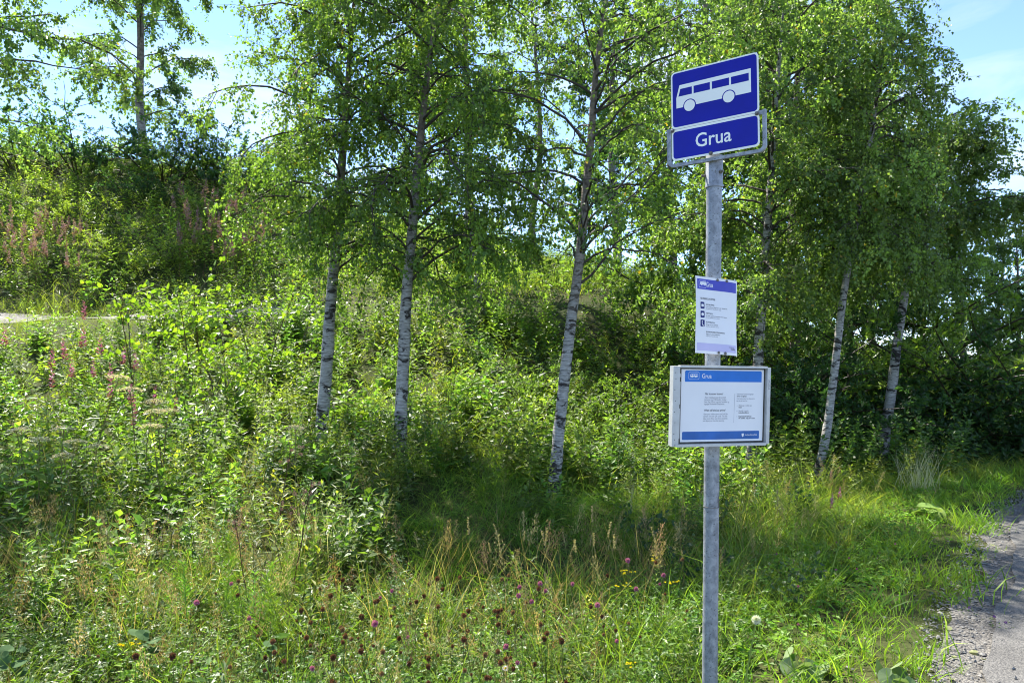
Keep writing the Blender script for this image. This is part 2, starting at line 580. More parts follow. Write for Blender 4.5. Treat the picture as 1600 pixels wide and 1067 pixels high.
class PM:
    """polygon mesh from several prisms"""
    def __init__(s): s.V, s.F = [], []
    def add(s, V, F):
        n = len(s.V); s.V += list(V); s.F += [[i + n for i in f] for f in F]; return s
    def prism(s, pts, y0, y1): return s.add(*poly_prism(pts, y0, y1))
    def box(s, x0, y0, z0, x1, y1, z1): return s.prism([(x0, z0), (x1, z0), (x1, z1), (x0, z1)], y0, y1)
    def sweep(s, path, sec):
        """path: list of (x,z) in the plane, sec: list of (n,y) offsets"""
        m = len(sec); V = []; P = np.array(path, float)
        for k in range(len(P)):
            t = P[min(k + 1, len(P) - 1)] - P[max(k - 1, 0)]; t /= np.linalg.norm(t); nn = np.array([-t[1], t[0]])
            for a, y in sec: V.append((P[k][0] + nn[0] * a, y, P[k][1] + nn[1] * a))
        F = [[k * m + j, k * m + (j + 1) % m, (k + 1) * m + (j + 1) % m, (k + 1) * m + j] for k in range(len(P) - 1) for j in range(m)]
        F += [list(range(m))[::-1], [(len(P) - 1) * m + j for j in range(m)]]
        return s.add(V, F)
    def lathe(s, prof, n=20, axis='z', c=(0, 0, 0)):
        V = []
        for r, h in prof:
            for k in range(n):
                a = 2 * math.pi * k / n
                p = (r * math.cos(a), r * math.sin(a), h)
                if axis == 'y': p = (p[0], -p[2], p[1])
                if axis == 'x': p = (p[2], p[0], p[1])
                V.append((p[0] + c[0], p[1] + c[1], p[2] + c[2]))
        m = len(prof)
        F = [[j * n + k, j * n + (k + 1) % n, (j + 1) * n + (k + 1) % n, (j + 1) * n + k] for j in range(m - 1) for k in range(n)]
        F += [list(range(n))[::-1], [(m - 1) * n + k for k in range(n)]]
        return s.add(V, F)
    def build(s, name, material, parent, warp=None, smooth=False):
        V = s.V if warp is None else [warp(*v) for v in s.V]
        me = bpy.data.meshes.new(name)
        me.from_pydata([tuple(v) for v in V], [], s.F)
        me.materials.append(material)
        if smooth:
            me.polygons.foreach_set('use_smooth', [True] * len(me.polygons))
        me.update()
        o = link(name, me, parent)
        if name.endswith('_lettering') or name in ('rivet_hole', 'maker_mark', 'grime', 'icon_tile', 'icon_mark'): o['kind'] = 'stuff'
        if smooth:
            try: me.set_sharp_from_angle(angle=math.radians(35))
            except Exception: pass
        return o

_font_obj = None
def text_pm(pm, s, x, z, size, y=0.0, align='LEFT', width=None, bold=0.0, shear=0.0, thick=0.0002):
    """lays lettering with its baseline starting at (x, z) on the plane y"""
    cu = bpy.data.curves.new('lettering', 'FONT')
    cu.body = s; cu.size = size; cu.offset = bold; cu.shear = shear; cu.resolution_u = 3
    ob = bpy.data.objects.new('lettering', cu); COL.objects.link(ob)
    dg = bpy.context.evaluated_depsgraph_get(); dg.update()
    me = bpy.data.meshes.new_from_object(ob.evaluated_get(dg))
    V = np.array([v.co[:] for v in me.vertices]); F = [list(p.vertices) for p in me.polygons]
    bpy.data.objects.remove(ob); bpy.data.curves.remove(cu); bpy.data.meshes.remove(me)
    if len(V) == 0: return
    w = V[:, 0].max() - V[:, 0].min()
    k = 1.0 if width is None else width / w
    V[:, 0] = (V[:, 0] - V[:, 0].min()) * k
    if align == 'CENTER': V[:, 0] -= w * k / 2
    if align == 'RIGHT': V[:, 0] -= w * k
    VV = [(x + v[0], y, z + v[1]) for v in V]
    # text faces +Z in its own plane; seen from -y here, so keep the order
    pm.add(VV, F)

def bus_icon(pm, x0, z0, w, h, y, cut=None, yc=0):
    """small bus pictogram in a rounded outline"""
    pm.prism([(x0 + .04 * w, z0 + .30 * h), (x0 + .96 * w, z0 + .30 * h), (x0 + .96 * w, z0 + .75 * h), (x0 + .10 * w, z0 + .75 * h)], y, y + .0002)
    for c in (.28, .74): pm.prism(circle(x0 + c * w, z0 + .29 * h, .11 * h, 12), y - .0002, y + .0001)
    if cut is not None:
        for c in (.13, .35, .57, .78):
            cut.prism([(x0 + c * w, z0 + .52 * h), (x0 + (c + .16) * w, z0 + .52 * h), (x0 + (c + .16) * w, z0 + .68 * h), (x0 + c * w, z0 + .68 * h)], yc - .0001, yc + .0001)

# --- post with the bus sign
PD = 2.90
p_top, p_bot = W(1116.3, 236, PD), W(1109, 1067, PD)
ax = (p_top - p_bot) / np.linalg.norm(p_top - p_bot)
gz = float(ground(p_bot[0], p_bot[1]))
p_base = p_bot + ax * ((gz - 0.02 - p_bot[2]) / ax[2])
p_len = float(np.linalg.norm(p_top - p_base))
tilt = Vector((0, 0, 1)).rotation_difference(Vector(ax.tolist())).to_euler()
sign = empty('bus_stop_sign', p_base.tolist())
tag(sign, 'blue bus stop sign with white bus pictogram and name plate on galvanised post', 'bus stop sign')
def on_pole(name, pm, material, smooth=True, parent=None):
    o = pm.build(name, material, parent or sign, smooth=smooth)
    o.rotation_euler = tilt
    return o
R0 = 0.0297
on_pole('pole', PM().lathe([(R0, 0), (R0, p_len * .25), (R0 * .998, p_len * .5), (R0, p_len * .75), (R0, p_len - .02)], 40), M['steel'])
cz = p_len - 0.115
collar = on_pole('collar', PM().lathe([(R0 + .0005, cz - .032), (R0 + .0042, cz - .030), (R0 + .0042, cz - .022), (R0 + .0032, cz - .02), (R0 + .0032, cz + .092), (R0 + .002, cz + .095), (R0 + .0005, cz + .0955)], 40), M['steel'])
for nm, a in (('set_screw', -100), ('set_screw', 15)):
    b_ = PM().lathe([(.0075, 0), (.0075, .006), (.0052, .007), (.0052, .016), (.003, .0175)], 6, 'x')
    o = b_.build('set_screw', M['bolt'], collar)
    th = math.radians(-62 if a == 15 else 172)
    o.location = ((R0 + .003) * math.cos(th), (R0 + .003) * math.sin(th), cz + (.025 if a == 15 else .018))
    o.rotation_euler = (0, 0, th)
wz = float((W(1112, 791, PD)[2] - p_base[2]))
wire = on_pole('wire_band', PM().lathe([(R0 + .0004, wz - .0012), (R0 + .0018, wz - .0008), (R0 + .0018, wz + .0008), (R0 + .0004, wz + .0012)], 32), M['bolt'])
o = PM().lathe([(.0011, 0), (.0011, .045)], 6).build('wire_end', M['bolt'], wire)
o.location = (.022, -math.sqrt((R0 + .0015) ** 2 - .022 ** 2) - .0005, wz)

SW, SH = 0.3464, 0.3542
s_c = np.array([0.7811, 2.85, 2.5169])
head = empty('sign_head', (s_c - p_base).tolist(), (math.radians(-.15), math.radians(-.97), math.radians(-34.9)))
head.parent = sign
def u(x): return (x - .5) * SW
def v(y): return (.5 - y) * SH
split = .645
def panel(name, v0, v1, bv0, bv1):
    plate = PM().prism(round_rect(u(0), v(v1), u(1), v(v0), .017, 8), 0, .0022).build(name, M['sign_white'], head)
    PM().prism(round_rect(u(.018), v(bv1), u(.982), v(bv0), .013, 8), -.0004, .0001).build('blue_field', M['sign_blue'], plate)
    return plate
plate = panel('sign_panel', 0, split - .002, .016, .622)
pic = PM().prism([(u(.063), v(.412)), (u(.917), v(.412)), (u(.917), v(.158)), (u(.103), v(.158)), (u(.063), v(.297))], -.0008, -.0003)
pic.build('bus_pictogram', M['sign_white'], plate)
PM().prism([(u(.09), v(.284)), (u(.250), v(.284)), (u(.250), v(.202)), (u(.112), v(.202))], -.0012, -.0007).build('pictogram_window', M['sign_blue'], plate)
for a, b in ((.271, .461), (.484, .678), (.70, .895)):
    PM().prism([(u(a), v(.284)), (u(b), v(.284)), (u(b), v(.202)), (u(a), v(.202))], -.0012, -.0007).build('pictogram_window', M['sign_blue'], plate)
for c in (.22, .672): PM().prism(circle(u(c), v(.408), .0262, 36), -.0012, -.0007).build('wheel_arch', M['sign_blue'], plate)
for c in (.22, .672): PM().prism(circle(u(c), v(.408), .0222, 36), -.0016, -.0011).build('pictogram_wheel', M['sign_white'], plate)
name_plate = panel('name_plate', split + .002, 1, .672, .978)
tx = PM(); text_pm(tx, 'Grua', u(.285), v(.888), .0765, -.0006, width=.142, bold=.0008)
tx.build('lettering', M['sign_white'], name_plate)
br = PM()
r_ = .022; pth = [(u(0) - .016, v(split - .02)), (u(0) - .016, v(1) - .016 + r_)]
pth += [(u(0) - .016 + r_ - r_ * math.cos(a), v(1) - .016 + r_ - r_ * math.sin(a)) for a in np.linspace(.2, math.pi / 2, 7)]
pth += [(u(1) + .016 - r_ + r_ * math.sin(a), v(1) - .016 + r_ - r_ * math.cos(a)) for a in np.linspace(0, math.pi / 2 - .2, 7)]
pth += [(u(1) + .016, v(1) - .016 + r_), (u(1) + .016, v(split - .03))]
br.sweep(pth, [(-.0065, .004), (.0065, .004), (.0065, .018), (-.0065, .018)])
bracket = br.build('bracket', M['steel'], head)
PM().box(u(0) - .014, .0026, v(split) - .008, u(1) + .014, .009, v(split) + .008).build('cross_rail', M['steel'], head)
for x, z in ((u(.012), v(.655)), (u(.975), v(.652)), (u(.46), v(.985))):
    o = PM().lathe([(.0085, 0), (.0085, .002), (.0058, .0025), (.0058, .007), (.004, .008)], 6, 'y').build('bolt', M['bolt'], head)
    o.location = (x, -.0005, z)

# --- paper notice bent a little around the post
AW, AH = .210, .296
a_c = W(1121.5, 494, 2.838)
notice = empty('paper_notice', a_c.tolist(), (math.radians(-4.2), math.radians(3.3), math.radians(24)))
tag(notice, 'white laminated paper notice with violet header fixed to the post above the case', 'notice')
def bend(x, y, z):
    t_ = max(0.0, x - .028)
    return (x - t_ * t_ * .6, y + 1.7 * t_ * t_ + .0025 * math.sin(z * 17 + x * 20) + .12 * max(0, -x - .05) ** 2, z)
def grid_sheet(x0, z0, x1, z1, y, nx_=16, nz_=10):
    pm = PM()
    V = [(x0 + (x1 - x0) * a / nx_, y, z0 + (z1 - z0) * b / nz_) for b in range(nz_ + 1) for a in range(nx_ + 1)]
    F = [[b * (nx_ + 1) + a, b * (nx_ + 1) + a + 1, (b + 1) * (nx_ + 1) + a + 1, (b + 1) * (nx_ + 1) + a] for b in range(nz_) for a in range(nx_)]
    return pm.add(V, F)
def au(x): return (x - .5) * AW
def av(y): return (.5 - y) * AH
sheet_pm = grid_sheet(au(0), av(1), au(1), av(0), 0)
n0 = len(sheet_pm.V)
sheet_pm.V += [(x, y + .0008, z) for x, y, z in sheet_pm.V]
sheet_pm.F += [[i + n0 for i in f[::-1]] for f in sheet_pm.F]
sheet = sheet_pm.build('sheet', M['paper'], notice, warp=bend, smooth=True)
grid_sheet(au(.035), av(.168), au(.965), av(.032), -.0004).build('header_band', M['violet'], sheet, warp=bend)
grid_sheet(au(.035), av(.965), au(.965), av(.865), -.0004).build('footer_band', M['lilac'], sheet, warp=bend)
wt = PM()
bus_icon(wt, au(.09), av(.135), .034, .026, -.0008)
wt.sweep(round_rect(au(.075), av(.145), au(.24), av(.055), .004, 3) + [round_rect(au(.075), av(.145), au(.24), av(.055), .004, 3)[0]], [(-.0006, -.0006), (.0006, -.0006), (.0006, -.0007), (-.0006, -.0007)])
text_pm(wt, 'Grua', au(.25), av(.128), .027, -.0008, width=.031, bold=.0003)
wt.build('header_lettering', M['paper'], sheet, warp=bend)
ik, gk, nv = PM(), PM(), PM()
text_pm(ik, 'HER FINNER DU RUTETIDER', au(.10), av(.30), .0098, -.0005, width=.073, bold=.0001)
for yy, hd, l1, l2, w1, w2 in ((.36, 'ENTUR-APPEN', 'Last ned Entur i App Store eller Google Play', 'Download the Entur app', .107, .075), (.475, 'NETTSIDE', 'Se ruter og tider på nettsiden vår for bussen', 'See our website for bus times', .104, .066), (.59, 'RUTETELEFON', 'Ring oss på 02060', 'Call us for bus times', .057, .062), (.715, 'SKANN KODEN FOR SANNTID', 'Avganger fra denne holdeplassen', 'Departures from this stop', .066, .055)):
    text_pm(ik, hd, au(.225), av(yy + .012), .0072, -.0005, bold=.0001, width=.09 if yy > .7 else (.041 if len(hd) > 9 else .032))
    text_pm(ik, l1, au(.225), av(yy + .04), .0062, -.0005, width=w1)
    text_pm(gk, l2, au(.225), av(yy + .064), .0062, -.0005, width=w2)
for yy in (.335, .452, .567): nv.prism(round_rect(au(.10), av(yy + .088), au(.19), av(yy), .003, 3), -.0005, -.0003)
wi = PM()
wi.prism(round_rect(au(.118), av(.398), au(.172), av(.362), .002, 2), -.0009, -.0007)
wi.prism(circle(au(.145), av(.496), .0062, 16), -.0009, -.0007)
wi.prism([(au(.128), av(.580)), (au(.143), av(.580)), (au(.140), av(.612)), (au(.160), av(.638)), (au(.172), av(.632)), (au(.170), av(.648)), (au(.150), av(.648)), (au(.128), av(.61))][::-1], -.0009, -.0007)
text_pm(gk, 'Innlands', au(.76), av(.905), .008, -.0008, width=.028)
text_pm(gk, 'trafikk', au(.80), av(.932), .0105, -.0008, width=.028, bold=.0002)
ik.build('body_lettering', M['ink'], sheet, warp=bend); gk.build('fine_lettering', M['grey_ink'], sheet, warp=bend)
nv.build('icon_tile', M['navy_ink'], sheet, warp=bend); wi.build('icon_mark', M['paper'], sheet, warp=bend)
for x, z in ((.50, .022), (.71, .024), (.51, .978), (.66, .98)):
    o = PM().lathe([(.0058, 0), (.0058, .0015), (.0035, .003), (.0035, .0045)], 10, 'y').build('fixing', M['bolt'], notice)
    o.location = bend(au(x), -.001, av(z))

# --- timetable case
KW, KH = .4200, .3050
k_c = np.array([0.7975, 2.80, 1.3695])
case = empty('timetable_case', k_c.tolist(), (math.radians(1.2), math.radians(.85), math.radians(16.5)))
tag(case, 'grey aluminium framed timetable case with blue banded sheet fixed low on the post', 'timetable case')
def ku(x): return (x - .5) * KW
def kv(y): return (.5 - y) * KH
PM().box(ku(.01), .012, kv(.99), ku(.99), .03, kv(.01)).build('back_box', M['alu'], case)
PM().box(ku(.067), .0100, kv(.967), ku(.9655), .0119, kv(.029)).build('painted_gap_shade', M['shade_grime'], case)  # dark plate whose colour stands in for the recess shadow around the sheet
fl = PM().box(ku(0), -.004, kv(.995), ku(.066), .0118, kv(.012)).build('hinge_flange', M['alu'], case)
rv = PM()
for k, y in enumerate((.09, .165, .30, .435, .57, .70, .84, .91)): rv.prism(circle(ku(.018 + .008 * (k % 2)), kv(y), .0016, 10), -.0045, -.0039)
rv.build('rivet_hole', M['shade_grime'], fl)
PM().box(ku(.966), -.006, kv(.985), ku(1), .0118, kv(.015)).build('frame_side', M['alu'], case)
PM().box(ku(.0665), -.006, kv(.028), ku(.9655), .0118, kv(0)).build('frame_top', M['alu'], case)
PM().box(ku(.03), -.008, kv(1.0), ku(.9655), .0118, kv(.968)).build('frame_bottom', M['alu'], case)
for a, b in ((.10, .145), (.20, .48), (.53, .9)):
    PM().box(ku(.070), .003, kv(b), ku(.083), .0099, kv(a)).build('hinge_leaf', M['alu'], case)
ps = PM().box(ku(.096), .0075, kv(.945), ku(.948), .0099, kv(.046)).build('paper_sheet', M['paper'], case)
PF = .0075
hb = round_rect(ku(.132), kv(.202), ku(.925), kv(.062), .006, 4)
PM().prism([(ku(.132), kv(.202)), (ku(.925), kv(.202))] + hb[7 - 2:15], PF - .0004, PF - .0001).build('header_band', M['case_blue'], ps)
PM().prism(round_rect(ku(.115), kv(.92), ku(.912), kv(.818), .004, 3), PF - .0004, PF - .0001).build('footer_band', M['case_navy'], ps)
wt, ct = PM(), PM()
q = round_rect(ku(.168), kv(.172), ku(.272), kv(.083), .004, 3)
wt.sweep(q + [q[0]], [(-.0005, PF - .0007), (.0005, PF - .0007), (.0005, PF - .0006), (-.0005, PF - .0006)])
bus_icon(wt, ku(.178), kv(.166), .035, .025, PF - .0008, ct, PF - .0010)
text_pm(wt, 'Grua', ku(.302), kv(.155), .0235, PF - .0007, width=.041, bold=.0003)
text_pm(wt, 'Innlandstrafikk', ku(.762), kv(.878), .0098, PF - .0007, width=.054)
wt.prism([(ku(.738), kv(.895)), (ku(.748), kv(.88)), (ku(.75), kv(.85)), (ku(.726), kv(.85)), (ku(.728), kv(.88))], PF - .0008, PF - .0006)
wt.build('band_lettering', M['paper'], ps); ct.build('pictogram_window', M['case_blue'], ps)
bk, gy_ = PM(), PM()
def para(pm, lines, x, y, dy, size, w=None, shear=0, bold=0):
    for k, s in enumerate(lines): text_pm(pm, s, ku(x - .0016 * k), kv(y + dy * k), size, PF - .0003, shear=shear, bold=bold, width=None if w is None else w[k])
para(bk, ['Når kommer bussen?'], .338, .362, 0, .0112, [.078], bold=.00012)
para(gy_, ['Åpne mobilkameraet ditt og hold', 'kameraet over QR-koden. Lenken', 'fører deg til Entur, og viser busstider og', 'avganger fra denne holdeplassen.'], .336, .405, .027, .0092, [.090, .094, .107, .088])
para(bk, ['When will the bus arrive?'], .330, .567, 0, .0112, [.093], shear=.15, bold=.00012)
para(gy_, ['Open your mobile camera and hold the', 'camera over the QR code. The link', 'takes you to Entur, and shows bus times', 'and departures from this bus stop.'], .327, .612, .0275, .0092, [.104, .104, .105, .092], shear=.15)
para(gy_, ['Informasjon om bussavganger'], .668, .362, 0, .0078, [.074]); para(bk, ['finner du også på:'], .668, .388, 0, .0078, [.043], bold=.0001)
para(gy_, ['Information about bus departures', 'can also be found on:'], .667, .418, .028, .0078, [.079, .048], shear=.15)
for y, a, b, wa, wb in ((.505, 'Mobil app / mobile app:', 'Entur', .058, .014), (.572, 'Nettside / website:', 'innlandstrafikk.no', .044, .045), (.642, 'Ring Innlandstrafikk på', 'tlf. 02060, valg for ruter', .057, .073)):
    para(bk if y > .6 else gy_, [a], .690, y, 0, .0078, [wa], bold=.0001 if y > .6 else 0); para(bk, [b], .690, y + .023, 0, .0078, [wb], bold=.0001)
    bk.prism(circle(ku(.672), kv(y - .006), .0012, 8), PF - .0004, PF - .0002)
gy_.prism([(ku(.640), kv(.715)), (ku(.6415), kv(.715)), (ku(.6455), kv(.345)), (ku(.644), kv(.345))], PF - .0003, PF - .0001)
bk.build('heading_lettering', M['ink'], ps); gy_.build('body_lettering', M['grey_ink'], ps)
st = PM()
for k in range(9): st.box(ku(.978), -.0064, kv(.168 + k * .014), ku(.978 + .012 * (.6 + .4 * ((k * 7) % 3) / 2)), -.0059, kv(.177 + k * .014))
st.build('maker_mark', M['grey_ink'], case)
gr = PM()
for x, w_ in ((.14, .03), (.25, .02), (.5, .02), (.54, .012), (.72, .05), (.79, .02)):
    gr.prism([(ku(x), kv(.966)), (ku(x + w_), kv(.966)), (ku(x + w_ * .8), kv(.957)), (ku(x + w_ * .3), kv(.954))], PF - .0006, PF - .0002)
gr.build('grime', M['shade_grime'], ps)
PM().box(-.012, .0301, -.09, .012, .075, .09).build('mounting_block', M['steel'], case)

# ------------------------------------------------------------------ trees
def resample(pts, K):
    pts = np.asarray(pts, float)
    s = np.concatenate([[0], np.cumsum(np.linalg.norm(np.diff(pts, axis=0), axis=1))])
    q = np.linspace(0, s[-1], K)
    out = np.stack([np.interp(q, s, pts[:, k]) for k in range(3)], 1)
    for _ in range(3):
        out[1:-1] = (out[:-2] + 2 * out[1:-1] + out[2:]) / 4
    return out

def at_s(paths, idx, s):
    """point and direction at fraction s along paths[idx]"""
    K = paths.shape[1]
    f = s * (K - 1); a = np.clip(f.astype(int), 0, K - 2); r = (f - a)[:, None]
    p0, p1 = paths[idx, a], paths[idx, a + 1]
    return p0 * (1 - r) + p1 * r, norm(p1 - p0)

def grow(start, az, el, length, K, droop, rng, wig=0.12):
    """curved shoots: heading az, elevation el falling by droop along the length"""
    N = len(az)
    P = np.empty((N, K, 3)); P[:, 0] = start
    step = length / (K - 1)
    for k in range(1, K):
        f = (k - .5) / (K - 1)
        e = el - droop * f
        a = az + rng.normal(size=N) * wig * (0.4 + f)
        e = np.maximum(e + rng.normal(size=N) * wig * .7, -1.45)
        d = np.stack([np.cos(e) * np.cos(a), np.cos(e) * np.sin(a), np.sin(e)], 1)
        P[:, k] = P[:, k - 1] + d * step[:, None]
    return P

def make_tree_meshes(trunk, r0, r1, n1=42, h0=.22, L=1.8, shape=None, e0=(.5, 1.0), droop1=1.0, n2=9, l2=.8, droop2=.9, n3=6, l3=.42, droop3=1.2,
                     n4=13, leaf=.05, cols=((.055, .105, .018), (.085, .15, .025)), limbs=(), seed=1, sides=12, white=.34, top_skip=1.0, bright=1.0):
    rng = np.random.default_rng(seed)
    T0 = resample(trunk, 46)
    K = len(T0)
    f = np.linspace(0, 1, K)
    R = r0 * (1 - f) ** .85 + r1 * f ** .5 * (1 - f) + .004
    R *= 1 + .28 * np.exp(-f * K / 2.2)
    acc = Acc()
    V, T = tubes(T0[None], R[None], sides)
    # knobbly bark
    ang = np.tile(np.arange(sides), K) * 2 * np.pi / sides
    zz = np.repeat(np.arange(K), sides)
    c = np.repeat(T0, sides, 0)
    V = c + (V - c) * (1 + .05 * np.sin(3 * ang + zz * .7) + .035 * rng.normal(size=len(V)))[:, None]
    up = np.clip((np.repeat(f, sides) - white) / .25, 0, 1)
    acc.add(V, T, np.stack([np.zeros(len(V)), up, np.zeros(len(V))], 1))
    # primary limbs
    s = h0 + (1 - h0) * (np.arange(n1) + rng.random(n1) * .9) / n1
    s = s[s < .985]
    n1 = len(s)
    az = np.arange(n1) * 2.399 + rng.normal(size=n1) * .5
    prof = np.ones(n1) if shape is None else np.array([shape((q - h0) / (1 - h0)) for q in s])
    ln = L * prof * (.7 + .5 * rng.random(n1))
    st, _ = at_s(T0[None], np.zeros(n1, int), s)
    el = e0[0] + (e0[1] - e0[0]) * rng.random(n1)
    P1 = grow(st, az, el, ln, 8, droop1 * (.6 + .6 * rng.random(n1)), rng, .16)
    if len(limbs):
        ex = np.stack([resample(l, 8) + np.concatenate([np.zeros((1, 3)), rng.normal(size=(7, 3)) * .03]) for l in limbs])
        P1 = np.concatenate([ex, P1]); ln = np.concatenate([np.linalg.norm(ex[:, -1] - ex[:, 0], axis=1), ln])
    ra = .0085 + .011 * np.clip(ln / 1.8, .3, 1.8)
    R1 = ra[:, None] * (np.linspace(1, .25, 8) ** .8)[None]
    V, T = tubes(P1, R1, 6)
    acc.add(V, T, (.85, .6, 0))
    # secondary shoots
    N1 = len(P1)
    cnt = np.maximum(3, np.round(n2 * np.clip(ln / L, .4, 1.6))).astype(int)
    i2 = np.repeat(np.arange(N1), cnt)
    s2 = .18 + .82 * rng.random(len(i2)) ** .85
    st, dr = at_s(P1, i2, s2)
    paz = np.arctan2(dr[:, 1], dr[:, 0]); pel = np.arcsin(np.clip(dr[:, 2], -1, 1))
    az = paz + np.where(rng.random(len(i2)) < .5, 1, -1) * (.4 + .9 * rng.random(len(i2)))
    P2 = grow(st, az, pel * .6 + rng.normal(size=len(i2)) * .35, l2 * (1.1 - .55 * s2) * (.5 + .8 * rng.random(len(i2))), 6, droop2 * (.5 + rng.random(len(i2))), rng, .22)
    V, T = tubes(P2, np.broadcast_to(.0052 * np.linspace(1, .35, 6), P2.shape[:2]), 4)
    acc.add(V, T, (.9, .6, 0))
    # hanging twigs
    i3 = np.repeat(np.arange(len(P2)), n3)
    s3 = .1 + .9 * rng.random(len(i3))
    st, dr = at_s(P2, i3, s3)
    paz = np.arctan2(dr[:, 1], dr[:, 0]); pel = np.arcsin(np.clip(dr[:, 2], -1, 1))
    P3 = grow(st, paz + rng.normal(size=len(i3)) * .9, pel * .5 + rng.normal(size=len(i3)) * .4, l3 * (.35 + rng.random(len(i3))), 4, droop3 * (.4 + rng.random(len(i3))), rng, .2)
    V, T = tubes(P3[::2], np.broadcast_to(.0024 * np.linspace(1, .4, 4), P3.shape[:2])[::2], 3)
    acc.add(V, T, (1, .6, 0))
    # leaves
    i4 = np.repeat(np.arange(len(P3)), n4)
    s4 = rng.random(len(i4))
    st, dr = at_s(P3, i4, s4)
    out = norm(rng.normal(size=st.shape) + dr * .6 + np.array([0, 0, -.75]))
    lsz = leaf * (.65 + .6 * rng.random(len(i4)))
    base = st + out * (.012 + .02 * rng.random(len(i4)))[:, None]
    nr = norm(rng.normal(size=st.shape) * .8 + np.array([0, 0, .8]))
    c0, c1 = np.array(cols[0]), np.array(cols[1])
    mixv = np.clip(.5 + .28 * rng.normal(size=len(i4)) + .22 * rng.normal(size=len(P2))[i3][i4], 0, 1)
    C = c0 + (c1 - c0) * mixv[:, None]
    odd = rng.random(len(i4)) < .008
    C[odd] = (.30, .21, .03)
    C *= bright * np.exp(.17 * rng.normal(size=len(P2))[i3][i4] + .13 * rng.normal(size=len(P1))[i2][i3][i4])[:, None]
    lv = leaves(base, base + out * lsz[:, None], nr, lsz * .78, C)
    return acc.get(), lv

def plant_tree(name, label, cat, group, base, meshes, mats=None, rotz=0.0, scale=1.0):
    t = empty(name, base, (0, 0, rotz))
    t.scale = (scale,) * 3
    tag(t, label, cat, group)
    link('trunk', meshes[0], t)
    link('crown', meshes[1], t)
    return t

def tree_meshes(trunk_px=None, d=None, trunk=None, limbs_px=(), limb_shift=(), top=7.3, **k):
    """trunk_px: points of the trunk in the photograph at depth d -> local path with its base at the origin"""
    if trunk is None:
        pts = np.array([W(a, b, d) for a, b in trunk_px])
        z = float(ground(pts[0][0], pts[0][1])) - .06
        e = pts[0] + (pts[0] - pts[1]) * ((pts[0][2] - z) / max(1e-3, pts[1][2] - pts[0][2]))
        b0 = np.array([e[0], d, z])
        pts = np.vstack([b0, pts])
        dirv = norm((pts[-1] - pts[-3])[None])[0]
        extra = max(0, top - (pts[-1][2] - z))
        if extra > 0: pts = np.vstack([pts, pts[-1] + dirv * extra * .5 + [.08, .1, 0], pts[-1] + dirv * extra + [.05, .25, 0]])
        rng = np.random.default_rng(k.get('seed', 1))
        pts[1:, 1] += np.linspace(0, .35, len(pts) - 1) * rng.normal()
        tr = pts - b0
        lim = []
        for l, (dy) in zip(limbs_px, limb_shift):
            q = np.array([W(a, b, d) for a, b in l]) - b0
            q[:, 1] += np.linspace(0, dy, len(q))
            # start on the trunk
            kz = np.array([np.interp(q[0][2], tr[:, 2], tr[:, c]) for c in range(3)])
            q[0] = kz
            lim.append(q)
    else:
        tr, lim, b0 = np.array(trunk, float), [], np.zeros(3)
    (tv, tt, tc_), (lv, lt, lc) = make_tree_meshes(tr, limbs=lim, **k)
    return b0, (build('trunk', tv, tt, M['bark'], tc_, mesh_only=True, smooth=True), build('crown', lv, lt, M['leaf'], lc, mesh_only=True))

sh_round = lambda q: .55 + .6 * math.sin(math.pi * min(1, q * .8 + .18)) * (1 - .45 * q)
sh_cone = lambda q: 1.1 * (1 - .75 * q)
sh_spread = lambda q: (.9 + .35 * math.sin(math.pi * q)) * (1 - .5 * q)
GB = ((.075, .14, .026), (.19, .275, .046))
GL = ((.075, .135, .032), (.185, .26, .058))
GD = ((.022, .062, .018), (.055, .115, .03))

b, m = tree_meshes([(503, 672), (515, 500), (527, 350), (540, 180), (552, 0)], 10.0, seed=11, r0=.078, r1=.03, n1=56, h0=.33, L=1.6, shape=sh_round, droop1=1.5, n2=9, n3=6, n4=17, leaf=.046, cols=GB,
                   limbs_px=[[(520, 347), (545, 318), (575, 300)], [(540, 105), (573, 85), (622, 65), (710, 10)], [(520, 280), (470, 235), (420, 215), (385, 235)]], limb_shift=[-.3, -.2, .2])
plant_tree('birch_tree', 'white-barked birch standing leftmost of the two close trunks in the meadow', 'tree', 'birches on the meadow bank', b, m)
b, m = tree_meshes([(625, 692), (632, 500), (645, 330), (660, 160), (682, 0)], 9.2, seed=23, r0=.071, r1=.03, n1=56, h0=.31, L=1.65, shape=sh_round, droop1=1.6, n2=9, n3=6, n4=17, leaf=.046, cols=GB,
                   limbs_px=[[(645, 330), (700, 345), (760, 360)], [(650, 270), (700, 225), (745, 150)], [(640, 420), (690, 440), (740, 450)]], limb_shift=[-.2, .2, .1])
plant_tree('birch_tree', 'straight white birch trunk beside the leftmost one, crown hanging low', 'tree', 'birches on the meadow bank', b, m)
b, m = tree_meshes([(866, 757), (885, 560), (905, 420), (922, 250), (933, 110), (948, 0)], 8.5, seed=37, r0=.056, r1=.04, n1=38, h0=.34, L=1.5, shape=sh_spread, droop1=.9, n2=7, n3=5, n4=10, leaf=.050, cols=GB, white=.24,
                   limbs_px=[[(914, 335), (925, 315), (975, 275), (1045, 228)], [(907, 400), (928, 372), (958, 326), (1043, 247)], [(930, 112), (947, 92), (975, 50), (996, 11)], [(926, 175), (947, 112), (985, 80), (1015, 56)], [(921, 240), (902, 225), (850, 234), (790, 228)], [(906, 415), (950, 380), (1010, 385), (1060, 410)]], limb_shift=[.1, -.15, .2, -.2, .1, .2])
plant_tree('birch_tree', 'slender leaning birch with dark forking limbs left of the sign post', 'tree', 'birches on the meadow bank', b, m)
b, m = tree_meshes([(1171, 752), (1186, 500), (1196, 330), (1205, 150), (1215, 0)], 10.5, seed=41, r0=.068, r1=.035, n1=50, h0=.30, L=1.5, shape=sh_round, droop1=1.3, n2=9, n3=6, n4=23, leaf=.051, cols=GL, white=.8)
